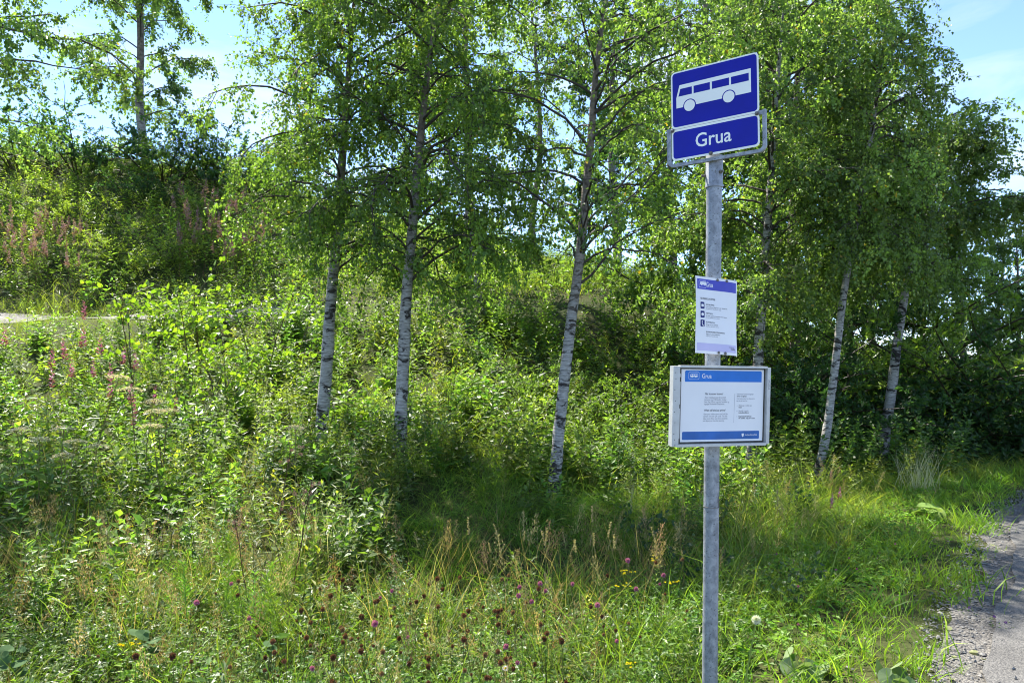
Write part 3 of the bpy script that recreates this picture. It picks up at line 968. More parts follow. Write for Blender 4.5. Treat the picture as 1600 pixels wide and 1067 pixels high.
plant_tree('birch_tree', 'white birch whose trunk shows just right of the timetable case', 'tree', 'birches at the wood edge', b, m)
b, m = tree_meshes([(1272, 764), (1292, 680), (1305, 570), (1320, 450), (1342, 330), (1368, 180), (1388, 20)], 9.9, seed=53, top=6.9, r0=.046, r1=.03, n1=52, h0=.44, L=1.1, shape=sh_cone, droop1=1.7, n2=9, n3=6, n4=22, l3=.5, droop3=1.7, cols=GL, leaf=.043, white=.65)
plant_tree('birch_tree', 'leaning white birch with a curved foot and weeping narrow crown', 'tree', 'birches at the wood edge', b, m)
b, m = tree_meshes([(1376, 726), (1390, 620), (1404, 500), (1420, 400), (1436, 290), (1450, 215)], 12.2, seed=67, top=5.7, r0=.072, r1=.04, n1=48, h0=.50, L=1.3, shape=sh_round, droop1=.9, n2=9, n3=6, n4=21, leaf=.052, cols=GL, white=.55)
plant_tree('birch_tree', 'dark-footed birch farthest right with blotchy trunk and rounded crown', 'tree', 'birches at the wood edge', b, m)

# generic trees reused for the ones behind
rt = np.random.default_rng(5)
def free_trunk(h, lean=.35, seed=1):
    r = np.random.default_rng(seed)
    z = np.linspace(0, h, 7)
    return np.stack([np.cumsum(r.normal(size=7)) * lean * .22, np.cumsum(r.normal(size=7)) * lean * .22, z], 1) - np.array([0, 0, .1])
_, mA = tree_meshes(trunk=free_trunk(10, .4, 3), seed=71, r0=.10, r1=.045, n1=40, h0=.14, L=1.9, shape=sh_round, droop1=1.2, n2=8, n3=6, n4=18, leaf=.08, cols=GL, white=.02)
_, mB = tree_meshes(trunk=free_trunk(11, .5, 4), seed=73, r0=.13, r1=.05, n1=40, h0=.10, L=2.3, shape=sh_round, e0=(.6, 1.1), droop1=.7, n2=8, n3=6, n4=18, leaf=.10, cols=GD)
_, mS = tree_meshes(trunk=free_trunk(9, .4, 6), seed=79, r0=.085, r1=.04, n1=26, h0=.3, L=1.7, shape=sh_spread, droop1=1.3, n2=7, n3=6, n4=15, leaf=.07, cols=GL, white=.05)
_, mF = tree_meshes(trunk=free_trunk(9.5, .4, 8), seed=83, r0=.11, r1=.05, n1=40, h0=.46, L=2.7, shape=sh_spread, droop1=1.0, n2=9, n3=6, n4=22, leaf=.055, cols=GL, white=.1)
def place_tree(name, label, group, px, d, m, rot, py_top=None, sc=None, href=10.0, cat='tree'):
    x = (px - CX) * d / FPX; z = float(ground(x, d))
    if py_top is not None: sc = (CAMH - (py_top - YH) * d / FPX - z) / href
    return plant_tree(name, label, cat, group, (x, d, z - .05), m, rotz=rot, scale=sc)
WB = 'trees of the wood behind the birches'
place_tree('birch_tree', 'lone dark-trunked birch on the hilltop skyline, top left', 'birches on the ridge', 220, 30.5, mA, .4, sc=1.5)
place_tree('birch_tree', 'birch overhanging from beyond the left edge, only branches showing', 'birches on the ridge', -70, 10.8, mF, 2.1, sc=1.0)
place_tree('birch_tree', 'thin birch on the slope seen between the centre trunks', 'birches on the ridge', 842, 26, mS, 3.3, sc=1.25)
place_tree('birch_tree', 'tall birch behind the bus sign with its top cut by the frame', WB, 1120, 15, mA, 1.1, sc=1.12)
place_tree('birch_tree', 'pale-leaved birch behind the post reaching above the sign', WB, 1240, 16.5, mA, 2.6, sc=1.08)
place_tree('aspen_tree', 'dark green aspen rising behind the sign against the sky', WB, 1285, 19, mB, .7, sc=1.02)
place_tree('aspen_tree', 'dark leafy tree filling the shade between the two leaning birches', WB, 1370, 17, mB, 3.9, sc=.62)
place_tree('birch_tree', 'light green tree at the right edge below the clouds', WB, 1585, 19, mA, 4.4, sc=.53)
place_tree('birch_tree', 'rounded birch right of the blotchy trunk with sunlit top', WB, 1500, 16, mA, 5.2, sc=.57)
place_tree('aspen_tree', 'dark broad tree over the road bend at the right edge', WB, 1645, 17, mB, 1.9, sc=.46)
place_tree('birch_tree', 'sparse birch behind the two close trunks, upper middle', WB, 735, 19, mA, .2, sc=1.1)
place_tree('aspen_tree', 'tall dark tree behind the pale-leaved birch, right of the sign', WB, 1190, 21, mB, 2.2, sc=1.05)
place_tree('aspen_tree', 'dark tree deep in the wood between sign and leaning birch', WB, 1335, 22, mB, 5.0, sc=.85)
place_tree('birch_tree', 'mid-green birch deep in the wood behind the rounded birch', WB, 1440, 21, mA, 3.0, sc=.72)
place_tree('aspen_tree', 'dark tree far behind the leaning birch, upper middle', WB, 960, 27, mB, 2.9, sc=1.15)
place_tree('aspen_tree', 'far dark tree closing the gap above the road bend', WB, 1565, 25, mB, 3.7, sc=.56)
place_tree('birch_tree', 'slim tree standing behind the leaning birch and the sign', WB, 1060, 22, mS, 1.2, sc=1.15)

# ------------------------------------------------------------------ shrubs
def shrub_mesh(seed, h, w, nst, nlf, leaf, cols, wide=.6, upright=1.0):
    rng = np.random.default_rng(seed)
    acc = Acc()
    az = rng.random(nst) * 6.283
    ln = h * (.7 + .5 * rng.random(nst))
    st = np.stack([np.cos(az), np.sin(az), np.zeros(nst)], 1) * (rng.random(nst) * w * .25)[:, None]
    P = grow(st, az, np.full(nst, 1.25 * upright) - rng.random(nst) * (w / h) * .9, ln, 7, .5 + rng.random(nst) * .7, rng, .14)
    V, T = tubes(P, np.broadcast_to(.012 * h ** .5 * np.linspace(1, .25, 7), P.shape[:2]), 4)
    acc.add(V, T, (.06, .045, .025))
    i2 = np.repeat(np.arange(nst), 9)
    s2 = .15 + .85 * rng.random(len(i2))
    st, dr = at_s(P, i2, s2)
    P2 = grow(st, rng.random(len(i2)) * 6.283, .2 + rng.random(len(i2)) * .9, .34 * h * (1.15 - .7 * s2) * (.4 + rng.random(len(i2))), 5, .8 * rng.random(len(i2)), rng, .2)
    V, T = tubes(P2, np.broadcast_to(.0045 * h ** .4 * np.linspace(1, .3, 5), P2.shape[:2]), 3)
    acc.add(V, T, (.055, .05, .022))
    n4 = max(1, nlf // len(i2))
    i4 = np.repeat(np.arange(len(i2)), n4)
    st, dr = at_s(P2, i4, rng.random(len(i4)))
    out = norm(rng.normal(size=st.shape) + dr * .8 + np.array([0, 0, .15]))
    ls = leaf * (.55 + .75 * rng.random(len(i4)))
    base = st + out * .012
    nr = norm(rng.normal(size=st.shape) * .6 + np.array([0, 0, 1.]))
    c0, c1 = np.array(cols[0]), np.array(cols[1])
    k = np.clip(.5 + .3 * rng.normal(size=len(i4)) + .2 * rng.normal(size=len(i2))[i4], 0, 1)[:, None]
    V, T, C = leaves(base, base + out * ls[:, None], nr, ls * wide, c0 + (c1 - c0) * k)
    acc.add(V, T, C)
    return acc.build('shrub', M['leaf'], mesh_only=True)
YG = ((.15, .23, .025), (.28, .34, .045))
MG = ((.08, .15, .022), (.18, .26, .04))
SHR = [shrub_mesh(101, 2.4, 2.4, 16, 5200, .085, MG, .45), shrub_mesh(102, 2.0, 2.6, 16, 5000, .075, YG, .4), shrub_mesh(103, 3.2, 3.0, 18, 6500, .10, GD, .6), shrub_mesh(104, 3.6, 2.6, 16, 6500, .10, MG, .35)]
def put(name, label, cat, group, me, px, d, rot, sc, sink=.06):
    x = (px - CX) * d / FPX
    o = link(name, me)
    o.location = (x, d, float(ground(x, d)) - sink)
    o.rotation_euler = (0, 0, rot); o.scale = (sc,) * 3 if np.isscalar(sc) else sc
    return tag(o, label, cat, group)
G1, G2, G3 = 'shrubs on the hillside', 'dark shrubs of the wood edge', 'shrubs on the meadow bank'
for px, d, k, sc, lab in ((30, 28.5, 0, 1.6, 'broad green shrub under the overhanging branches at the far left'), (125, 28.5, 2, 1.25, 'dark shrub on the ridge left of the skyline birch'),
        (255, 28.5, 0, 1.35, 'leafy shrub at the foot of the skyline birch'), (330, 29, 2, 1.15, 'dark evergreen-looking shrub on the ridge in the sky gap'), (405, 28.5, 2, 1.15, 'dark shrub on the ridge behind the first birch crown'),
        (30, 24, 1, 1.0, 'tall yellow-green willow shrub on the left slope'), (110, 24.5, 1, .95, 'yellow-green shrub beside the tall willow on the slope'), (205, 22, 1, .85, 'bright lime-green shrub mound in the middle of the slope'),
        (265, 22.4, 1, .8, 'bright green mound right of the lime shrub on the slope'), (160, 21.3, 0, .6, 'low green shrub above the path on the left slope'), (330, 25.5, 0, .8, 'deep green shrub above the rusty fireweed drift'),
        (230, 26.5, 2, .6, 'dark leafy shrub above the lime mound'), (480, 27, 1, .8, 'shrub on the slope seen left of the first trunk'), (600, 26, 1, .8, 'shrub on the slope between the two close trunks'),
        (720, 25, 1, .8, 'shrub on the slope right of the second trunk'), (800, 27, 1, .8, 'shrub at the foot of the distant thin birch'), (860, 22, 1, .6, 'sunlit shrub on the shelf left of the leaning birch'), (960, 23, 1, .7, 'shrub on the skyline dip right of the leaning birch'),
        (1050, 22, 1, .7, 'sunlit shrub on the shelf left of the post')):
    put('shrub', lab, 'shrub', G1, SHR[k], px, d, px * .37, sc)
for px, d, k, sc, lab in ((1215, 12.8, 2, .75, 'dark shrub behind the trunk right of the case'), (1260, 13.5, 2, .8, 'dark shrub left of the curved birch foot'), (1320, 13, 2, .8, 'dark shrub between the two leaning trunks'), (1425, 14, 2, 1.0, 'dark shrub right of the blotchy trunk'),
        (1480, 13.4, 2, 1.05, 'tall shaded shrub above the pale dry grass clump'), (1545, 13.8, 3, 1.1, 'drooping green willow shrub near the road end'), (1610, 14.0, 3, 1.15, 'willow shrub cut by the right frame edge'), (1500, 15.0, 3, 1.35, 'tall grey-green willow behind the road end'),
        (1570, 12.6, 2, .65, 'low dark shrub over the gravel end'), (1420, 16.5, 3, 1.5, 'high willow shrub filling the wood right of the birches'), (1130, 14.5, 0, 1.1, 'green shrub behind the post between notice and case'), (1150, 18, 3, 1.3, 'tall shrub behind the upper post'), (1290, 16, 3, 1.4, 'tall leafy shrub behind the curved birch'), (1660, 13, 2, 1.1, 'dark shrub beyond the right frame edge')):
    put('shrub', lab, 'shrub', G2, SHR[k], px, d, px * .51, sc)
for px, d, k, sc, lab in ((700, 12.3, 0, .6, 'green shrub between the second trunk and the leaning birch'), (775, 11.5, 1, .5, 'bright shrub left of the leaning birch foot'), (830, 13, 0, .6, 'green shrub behind the leaning birch trunk'), (960, 12.2, 0, .62, 'green shrub right of the leaning birch'), (1030, 12.6, 0, .65, 'shrub left of the timetable case'), (920, 11, 0, .42, 'low shrub at the right of the leaning birch foot'),
        (560, 11.3, 1, .5, 'bright shrub between the feet of the two close trunks'), (440, 12, 1, .5, 'bright shrub left of the first trunk foot'), (690, 9.8, 1, .4, 'low bright shrub right of the second trunk foot'), (1080, 11.2, 0, .45, 'shrub behind the post below the case'), (330, 7.6, 0, .36, 'dark low bush in the middle of the left meadow'), (255, 7.0, 0, .33, 'low bush in the tall grass at the left'), (60, 8.2, 0, .4, 'bushy weeds near the left frame edge')):
    put('shrub', lab, 'shrub', G3, SHR[k], px, d, px * .43, sc)

# ------------------------------------------------------------------ ground vegetation: templates
def tuft(seed, n, h, spread, width, bend, c0, c1, K=4, lean=.35):
    rng = np.random.default_rng(seed)
    az = rng.random(n) * 6.283
    st = np.stack([rng.normal(size=n) * spread, rng.normal(size=n) * spread, np.zeros(n)], 1)
    ln = h * (.45 + .65 * rng.random(n))
    P = grow(st, az, 1.5 - lean * rng.random(n), ln, K, bend * (.3 + rng.random(n)), rng, .05)
    d = norm(P[:, -1] - P[:, 0]); ref = rand_dir(n, rng)
    side = norm(np.cross(d, ref))
    w = width * (.6 + .6 * rng.random(n))
    prof = np.array([.7, 1.0, .75, 0.0])[:K] if K == 4 else np.array([.9, .8, 0.0])
    L_ = P + side[:, None, :] * (w[:, None] * prof[None])[:, :, None] * .5
    R_ = P - side[:, None, :] * (w[:, None] * prof[None])[:, :, None] * .5
    V = np.concatenate([L_, R_], 1).reshape(-1, 3)       # per blade: K left, K right
    F = []
    for k in range(K - 1):
        F.append((k, K + k, K + k + 1))
        if k < K - 2: F.append((k, K + k + 1, k + 1))
    F = np.array(F); T = (np.arange(n)[:, None, None] * 2 * K + F[None]).reshape(-1, 3)
    m_ = rng.random(n)[:, None]
    C = np.repeat(np.array(c0) * (1 - m_) + np.array(c1) * m_, 2 * K, 0)
    return V, T, C

def herb(seed, h, nl, ll, lw, c0, c1, stem=(.09, .11, .03), nst=1, lift=.35, start=.12, topless=1.0, jitter=.05, droop=.5, sr=.0035):
    """upright leafy stems"""
    rng = np.random.default_rng(seed)
    acc = Acc()
    st = np.stack([rng.normal(size=nst) * jitter, rng.normal(size=nst) * jitter, np.zeros(nst)], 1)
    P = grow(st, rng.random(nst) * 6.283, np.full(nst, 1.45), h * (.75 + .35 * rng.random(nst)), 6, np.full(nst, .25), rng, .06)
    V, T = tubes(P, np.broadcast_to(sr * np.linspace(1, .4, 6), P.shape[:2]), 3)
    acc.add(V, T, stem)
    i2 = np.repeat(np.arange(nst), nl)
    s2 = np.tile(start + (topless - start) * (np.arange(nl) + .5) / nl, nst) + rng.normal(size=nst * nl) * .01
    s2 = np.clip(s2, 0, 1)
    b_, dr = at_s(P, i2, s2)
    az = np.tile(np.arange(nl) * 2.4, nst) + rng.normal(size=len(i2)) * .4
    el = lift + rng.normal(size=len(i2)) * .3 + .5 * (s2 - .5)
    out = np.stack([np.cos(el) * np.cos(az), np.cos(el) * np.sin(az), np.sin(el)], 1)
    sz = ll * (.65 + .5 * rng.random(len(i2))) * (1.1 - .55 * s2)
    nr = norm(np.stack([np.zeros(len(i2)), np.zeros(len(i2)), np.ones(len(i2))], 1) + rng.normal(size=out.shape) * .3)
    tip = b_ + out * sz[:, None] - np.array([0, 0, 1]) * (sz * droop * .3)[:, None]
    m_ = np.clip(rng.random(len(i2)) * .7 + .3 * s2, 0, 1)[:, None]
    V, T, C = leaves(b_, tip, nr, sz * lw, np.array(c0) * (1 - m_) + np.array(c1) * m_)
    acc.add(V, T, C)
    return acc.get()

def join(*parts):
    a = Acc()
    for p in parts: a.add(*p)
    return a.get()

def blob(seed, pos, r, col, n=18, size=.35, flat=1.0):
    """fluffy head of small petals round pos"""
    rng = np.random.default_rng(seed)
    d = rand_dir(n, rng) * np.array([1, 1, flat])
    base = np.asarray(pos) + d * r * .25
    tip = np.asarray(pos) + d * r
    c = np.array(col) * (.7 + .6 * rng.random((n, 1)))
    return leaves(base, tip, rand_dir(n, rng), np.full(n, r * size * 2), c)

def stalk(h, r, col, bend=.15, seed=0):
    rng = np.random.default_rng(seed)
    P = grow(np.zeros((1, 3)), np.array([rng.random() * 6.28]), np.array([1.5]), np.array([h]), 6, np.array([bend]), rng, .05)
    V, T = tubes(P, np.broadcast_to(r * np.linspace(1, .6, 6), (1, 6)), 4)
    return (V, T, np.broadcast_to(np.array(col, float), V.shape)), P[0]

def panicle(seed, h, col, n=120, ph=.32, pr=.085):
    rng = np.random.default_rng(seed)
    s, P = stalk(h, .0012, (.26, .21, .09), .3, seed)
    top = P[-1]
    f = rng.random(n)
    base = top + np.array([0, 0, -1]) * (f * ph * h)[:, None]
    r = pr * h * (.3 + f) * rng.random(n)
    az = rng.random(n) * 6.283
    q = base + np.stack([np.cos(az) * r, np.sin(az) * r, r * .5], 1)
    tip = q + np.stack([np.cos(az) * .004, np.sin(az) * .004, np.full(n, .012)], 1) * (.7 + rng.random((n, 1)))
    c = np.array(col) * (.7 + .6 * rng.random((n, 1)))
    hd = leaves(q, tip, rand_dir(n, rng), np.full(n, .0042), c)
    # fine branchlets
    m_ = n // 3
    lb = leaves(top + np.array([0, 0, -1]) * (np.minimum(1, f[:m_] + .1) * ph * h)[:, None], q[:m_], rand_dir(m_, rng), np.full(m_, .0012), c[:m_])
    return join(s, hd, lb)

def clover_patch(seed, n, h, c0, c1, r=.09, ls=.022):
    rng = np.random.default_rng(seed)
    p = np.stack([rng.normal(size=n) * r, rng.normal(size=n) * r, h * (.25 + .75 * rng.random(n))], 1)
    B, Tp, Nn, Wd = [], [], [], []
    for k in range(3):
        az = rng.random(n) * .6 + k * 2.094
        d = np.stack([np.cos(az), np.sin(az), rng.normal(size=n) * .35], 1)
        s = ls * (.6 + .7 * rng.random(n))
        B.append(p); Tp.append(p + d * s[:, None]); Nn.append(norm(np.array([0, 0, 1.]) + rng.normal(size=(n, 3)) * .45)); Wd.append(s * .7)
    m_ = np.tile(rng.random(n), 3)[:, None]
    lv = leaves(np.concatenate(B), np.concatenate(Tp), np.concatenate(Nn), np.concatenate(Wd), np.array(c0) * (1 - m_) + np.array(c1) * m_)
    k = n // 2
    st = leaves(p[:k] * np.array([.55, .55, 0]), p[:k], rand_dir(k, rng), np.full(k, .003), np.tile(np.array([[.10, .14, .03]]), (k, 1)))
    return join(lv, st)

def horsetail(seed, h, col):
    rng = np.random.default_rng(seed)
    s, P = stalk(h, .002, (.16, .24, .05), .1, seed)
    n = 90
    f = .25 + .75 * rng.random(n)
    b_, _ = at_s(P[None], np.zeros(n, int), f)
    az = rng.random(n) * 6.283
    ln = .09 * (1.15 - .7 * f) * (.7 + .5 * rng.random(n)) * (h / .4)
    d = np.stack([np.cos(az) * .75, np.sin(az) * .75, np.full(n, .65)], 1)
    lv = leaves(b_, b_ + d * ln[:, None], rand_dir(n, rng), np.full(n, .0032), np.array(col) * (.75 + .5 * rng.random((n, 1))))
    return join(s, lv)

def big_leaves(seed, n, size, c0, c1, h=.25, under=None):
    """rosette of broad rounded leaves with a lobed rim"""
    rng = np.random.default_rng(seed)
    a = Acc()
    for k in range(n):
        az = rng.random() * 6.283 + k * 2.4
        rr = size * (.6 + .6 * rng.random())
        c = np.array([math.cos(az) * size * (.5 + .9 * rng.random()), math.sin(az) * size * (.5 + .9 * rng.random()), h * (.3 + .8 * rng.random())])
        nr = norm((np.array([0, 0, 1.]) + rng.normal(size=3) * .45)[None])[0]
        e1 = norm(np.cross(nr, [math.sin(az), -math.cos(az), .1])[None])[0]; e2 = np.cross(nr, e1)
        m_ = 14
        th = np.linspace(0, 2 * np.pi, m_, endpoint=False)
        rad = rr * (.82 + .18 * np.cos(th)) * (1 + .07 * np.sin(th * 7)) * np.where(np.abs(th - np.pi) < .3, .55, 1)
        rim = c + rad[:, None] * (np.cos(th)[:, None] * e1 + np.sin(th)[:, None] * e2) + nr * (.12 * rr * np.cos(2 * th))[:, None]
        V = np.vstack([c - nr * .06 * rr, rim])
        T = [(0, 1 + j, 1 + (j + 1) % m_) for j in range(m_)]
        q = rng.random()
        a.add(V, T, np.array(c0) * (1 - q) + np.array(c1) * q)
        a.add(*leaves(np.array([[c[0] * .1, c[1] * .1, 0]]), c[None], np.array([[1., 0, 0]]), np.array([.008]), np.array([[.16, .12, .06]])))
    return a.get()

def bake(acc, temps, x, y, rng, smin=.8, smax=1.2, tilt=.1, tint=.18, sink=.02, pick=None, zs=None, hue=.08, yscale=None):
    z = ground(x, y) - sink
    n = len(x)
    k = rng.integers(0, len(temps), n) if pick is None else pick
    yaw = rng.random(n) * 6.283
    sc = smin + (smax - smin) * rng.random(n)
    if yscale is not None: sc = sc * yscale
    tx_, ty_ = rng.normal(size=n) * tilt, rng.normal(size=n) * tilt
    tn = np.exp(rng.normal(size=n) * tint)
    hu = rng.normal(size=n) * hue
    for j, (V, T, C) in enumerate(temps):
        s = np.nonzero(k == j)[0]
        if not len(s): continue
        ca, sa = np.cos(yaw[s])[:, None], np.sin(yaw[s])[:, None]
        X = (V[None, :, 0] * ca - V[None, :, 1] * sa); Y = (V[None, :, 0] * sa + V[None, :, 1] * ca); Z = np.broadcast_to(V[None, :, 2], X.shape)
        X, Y, Z = X * sc[s, None], Y * sc[s, None], Z * sc[s, None]
        X = X + Z * tx_[s, None]; Y = Y + Z * ty_[s, None]
        VV = np.stack([X + x[s, None], Y + y[s, None], Z + z[s, None]], -1).reshape(-1, 3)
        TT = (np.arange(len(s))[:, None, None] * len(V) + T[None]).reshape(-1, 3)
        t3 = np.stack([tn[s] * (1 + hu[s]), tn[s], tn[s] * (1 - hu[s])], 1)
        CC = (C[None] * t3[:, None, :]).reshape(-1, 3)
        acc.add(VV, TT, CC)

def wedge(d0, d1, dens, rng, x0=-260, x1=1860):
    """uniform positions on the ground between depths d0, d1 across the view and a margin"""
    a0, a1 = (x0 - CX) / FPX, (x1 - CX) / FPX
    n = int(dens * (a1 - a0) * (d1 * d1 - d0 * d0) / 2)
    y = np.sqrt(d0 * d0 + (d1 * d1 - d0 * d0) * rng.random(n))
    x = (a0 + (a1 - a0) * rng.random(n)) * y
    return x, y

def lump(x, y, sc, seed):
    """smooth patchiness between 0 and 1"""
    r = np.random.default_rng(seed); f = np.zeros(np.shape(x))
    for k in range(5):
        a, ph, b_ = r.random() * 6.28, r.random() * 6.28, (.6 + r.random() * 1.1) / sc
        f = f + np.sin((x * math.cos(a) + y * math.sin(a)) * b_ * 6.28 + ph)
    return .5 + .5 * np.tanh(f * .6)

def px_of(x, y): return CX + FPX * x / y
def keep(x, y, p, rng):
    m_ = rng.random(len(x)) < p
    return x[m_], y[m_]

GRN0, GRN1 = (.07, .13, .018), (.15, .21, .03)
DRY0, DRY1 = (.22, .17, .06), (.36, .28, .13)
LIME0, LIME1 = (.12, .20, .018), (.22, .28, .03)
T_grass = [tuft(201 + k, 12, .55, .05, .0065, 1.1, GRN0, GRN1) for k in range(4)]
T_soft = [tuft(221 + k, 14, .55, .05, .0045, 1.9, (.08, .17, .018), (.17, .27, .03)) for k in range(4)]
T_dry = [tuft(211 + k, 9, .62, .05, .0032, .7, DRY0, DRY1) for k in range(3)]
T_short = [tuft(231 + k, 13, .17, .045, .0055, 1.2, (.10, .19, .018), (.22, .32, .035)) for k in range(4)]
T_fine = [tuft(241 + k, 10, .5, .06, .010, 1.3, (.11, .17, .02), (.25, .28, .05), K=3) for k in range(3)]
T_clov = [clover_patch(251 + k, 26, .22, (.05, .115, .016), (.12, .20, .03)) for k in range(4)]
T_clov2 = [clover_patch(255 + k, 22, .11, (.08, .18, .02), (.18, .30, .035), ls=.026) for k in range(3)]
T_pan = [panicle(261 + k, .75, c) for k, c in enumerate(((.34, .22, .12), (.40, .29, .15), (.30, .18, .12), (.42, .32, .16)))]
T_horse = [horsetail(271 + k, .42, (.13, .22, .02)) for k in range(3)]
T_herb = [herb(281, .95, 34, .15, .17, (.08, .15, .022), (.19, .27, .04)), herb(282, .8, 26, .16, .30, (.09, .17, .024), (.21, .30, .045), nst=2), herb(283, .7, 22, .13, .45, (.08, .16, .022), (.18, .27, .04), nst=3),
          herb(284, 1.05, 40, .13, .15, (.075, .12, .025), (.17, .20, .05)), herb(285, .6, 20, .14, .5, (.05, .11, .016), (.12, .19, .025), nst=3)]
T_ylow = [herb(291 + k, .7, 26, .13, .3, (.12, .17, .02), (.24, .27, .04), nst=2) for k in range(3)]
T_grey = [herb(295, .85, 60, .07, .25, (.16, .19, .11), (.26, .29, .18), nst=3, jitter=.08)]
T_hillh = [herb(301 + k, 1.1, 15, .30, .30, c0, c1, nst=3, jitter=.22, sr=.006) for k, (c0, c1) in enumerate((((.08, .15, .022), (.18, .25, .04)), ((.14, .23, .03), (.27, .34, .05)), ((.06, .12, .022), (.13, .20, .035))))]

rv_ = np.random.default_rng(77)
SPEC = T_herb + T_ylow[:2] + T_grey + [herb(286, .7, 14, .24, .42, (.06, .13, .02), (.13, .22, .035), nst=2, jitter=.08, sr=.006), herb(287, .55, 16, .16, .62, (.10, .18, .025), (.19, .28, .04), nst=3, jitter=.1), herb(288, .8, 30, .10, .3, (.035, .085, .02), (.08, .15, .035), nst=3, jitter=.1)]
def species(x, y, rng, sc):
    f = np.stack([lump(x, y, sc * (.7 + .1 * k), 300 + k) + rng.random(len(x)) * .55 - (.25 if k == 7 else 0) for k in range(len(SPEC))])
    return f.argmax(0)
A_grass, A_herb, A_seed, A_hill, A_verge = Acc(), Acc(), Acc(), Acc(), Acc()
# 1 foreground clover meadow
x, y = wedge(2.55, 5.4, 62, rv_); t = road_t(x, y)
x, y = keep(x, y, np.where(t > 1.15, .35 + .6 * lump(x, y, .7, 24), 0), rv_)
bake(A_herb, T_clov, x, y, rv_, .7, 1.25)
x, y = wedge(2.55, 5.6, 46, rv_); t = road_t(x, y)
x, y = keep(x, y, np.where(t > 1.0, 1, 0) * (.25 + .75 * lump(x, y, 1.3, 1)), rv_)
bake(A_grass, T_grass, x, y, rv_, .45, .95, .2)
x, y = wedge(2.8, 5.6, 26, rv_); t = road_t(x, y)
x, y = keep(x, y, np.where(t > 1.3, 1, 0) * lump(x, y, 1.6, 2), rv_)
bake(A_grass, T_dry, x, y, rv_, .5, .9, .22)
x, y = wedge(2.75, 5.2, 30, rv_); t = road_t(x, y)
x, y = keep(x, y, np.where(t > 1.2, 1, 0) * lump(x, y, .8, 21), rv_)
bake(A_herb, SPEC, x, y, rv_, .3, .55, .15, tint=.3, pick=species(x, y, rv_, .7))
x, y = wedge(2.8, 5.2, 10, rv_); t = road_t(x, y)
x, y = keep(x, y, np.where(t > 1.3, 1, 0) * lump(x, y, .6, 22), rv_)
bake(A_grass, T_grass, x, y, rv_, .8, 1.15, .25)
x, y = wedge(2.9, 4.8, 12, rv_); t = road_t(x, y)
x, y = keep(x, y, np.where(t > 1.5, 1, 0) * lump(x, y, .9, 23), rv_)
bake(A_seed, T_pan, x, y, rv_, .5, .8, .18)
# 2 tall mixed grass behind it
x, y = wedge(4.9, 9.0, 34, rv_); t = road_t(x, y); pp = px_of(x, y)
x, y = keep(x, y, np.where(t > 1.7, 1, 0) * (.35 + .65 * lump(x, y, 1.5, 3)) * np.where((pp < 640) & (y > 5.2), .35, 1), rv_)
soft = (px_of(x, y) > 640) & (px_of(x, y) < 1080)
bake(A_grass, T_soft, x[soft], y[soft], rv_, .7, 1.15, .2)
bake(A_grass, T_grass, x[~soft], y[~soft], rv_, .7, 1.35, .2)
x, y = wedge(4.4, 9.0, 17, rv_); t = road_t(x, y); pp = px_of(x, y)
x, y = keep(x, y, np.where(t > 1.7, 1, 0) * lump(x, y, 1.9, 4) * np.where((pp > 640) & (pp < 1050) & (y > 6), .15, 1), rv_)
bake(A_grass, T_dry, x, y, rv_, .8, 1.35, .2)
x, y = wedge(3.6, 6.3, 22, rv_); t = road_t(x, y); pp = px_of(x, y)
x, y = keep(x, y, np.where(t > 1.7, 1, 0) * lump(x, y, 1.4, 5) ** 1.5, rv_)
bake(A_seed, T_pan, x, y, rv_, .5, 1.0, .2, tint=.25)
x, y = wedge(4.2, 5.8, 70, rv_); pp = px_of(x, y)
x, y = keep(x, y, np.where((pp > 250) & (pp < 480), lump(x, y, .7, 6), 0), rv_)
bake(A_grass, T_horse, x, y, rv_, .8, 1.3, .1)
x, y = wedge(4.6, 9.2, 34, rv_); t = road_t(x, y); pp = px_of(x, y)
x, y = keep(x, y, np.where(t > 2.2, 1, 0) * lump(x, y, 1.2, 7) * np.where((pp > 640) & (pp < 1060), .12, 1), rv_)
bake(A_herb, SPEC, x, y, rv_, .45, .9, .12, tint=.3, pick=species(x, y, rv_, 1.1), yscale=np.where((px_of(x, y) < 640) & (y > 5.4), 1.35, 1.0))
x, y = wedge(6.6, 9.6, 40, rv_, 560, 1090); t = road_t(x, y)
x, y = keep(x, y, np.where(t > 2.0, .9, 0), rv_)
bake(A_grass, T_soft, x, y, rv_, .6, 1.1, .25, tint=.25)
x, y = wedge(8.0, 10.2, 12, rv_, 560, 1090); t = road_t(x, y)
x, y = keep(x, y, np.where(t > 2.4, .9, 0), rv_)
bake(A_herb, SPEC, x, y, rv_, .5, .9, .14, tint=.3, pick=species(x, y, rv_, .9))
# 3 sunny yellow-green meadow at the right
x, y = wedge(6.2, 11.5, 44, rv_, 980, 1650); t = road_t(x, y)
x, y = keep(x, y, np.where(t > 1.1, 1, 0) * (.4 + .6 * lump(x, y, 1.2, 8)), rv_)
bake(A_grass, T_fine, x, y, rv_, .55, 1.05, .2, .22)
x, y = wedge(7.0, 11, 9, rv_, 860, 1500); t = road_t(x, y)
x, y = keep(x, y, np.where(t > 1.6, 1, 0) * lump(x, y, .9, 9), rv_)
bake(A_herb, T_ylow, x, y, rv_, .45, .9, .12)
x, y = wedge(5.2, 9, 10, rv_, 1130, 1520); t = road_t(x, y)
x, y = keep(x, y, np.where(t > 1.2, 1, 0) * lump(x, y, .8, 10), rv_)
bake(A_seed, T_pan, x, y, rv_, .5, .8, .16)
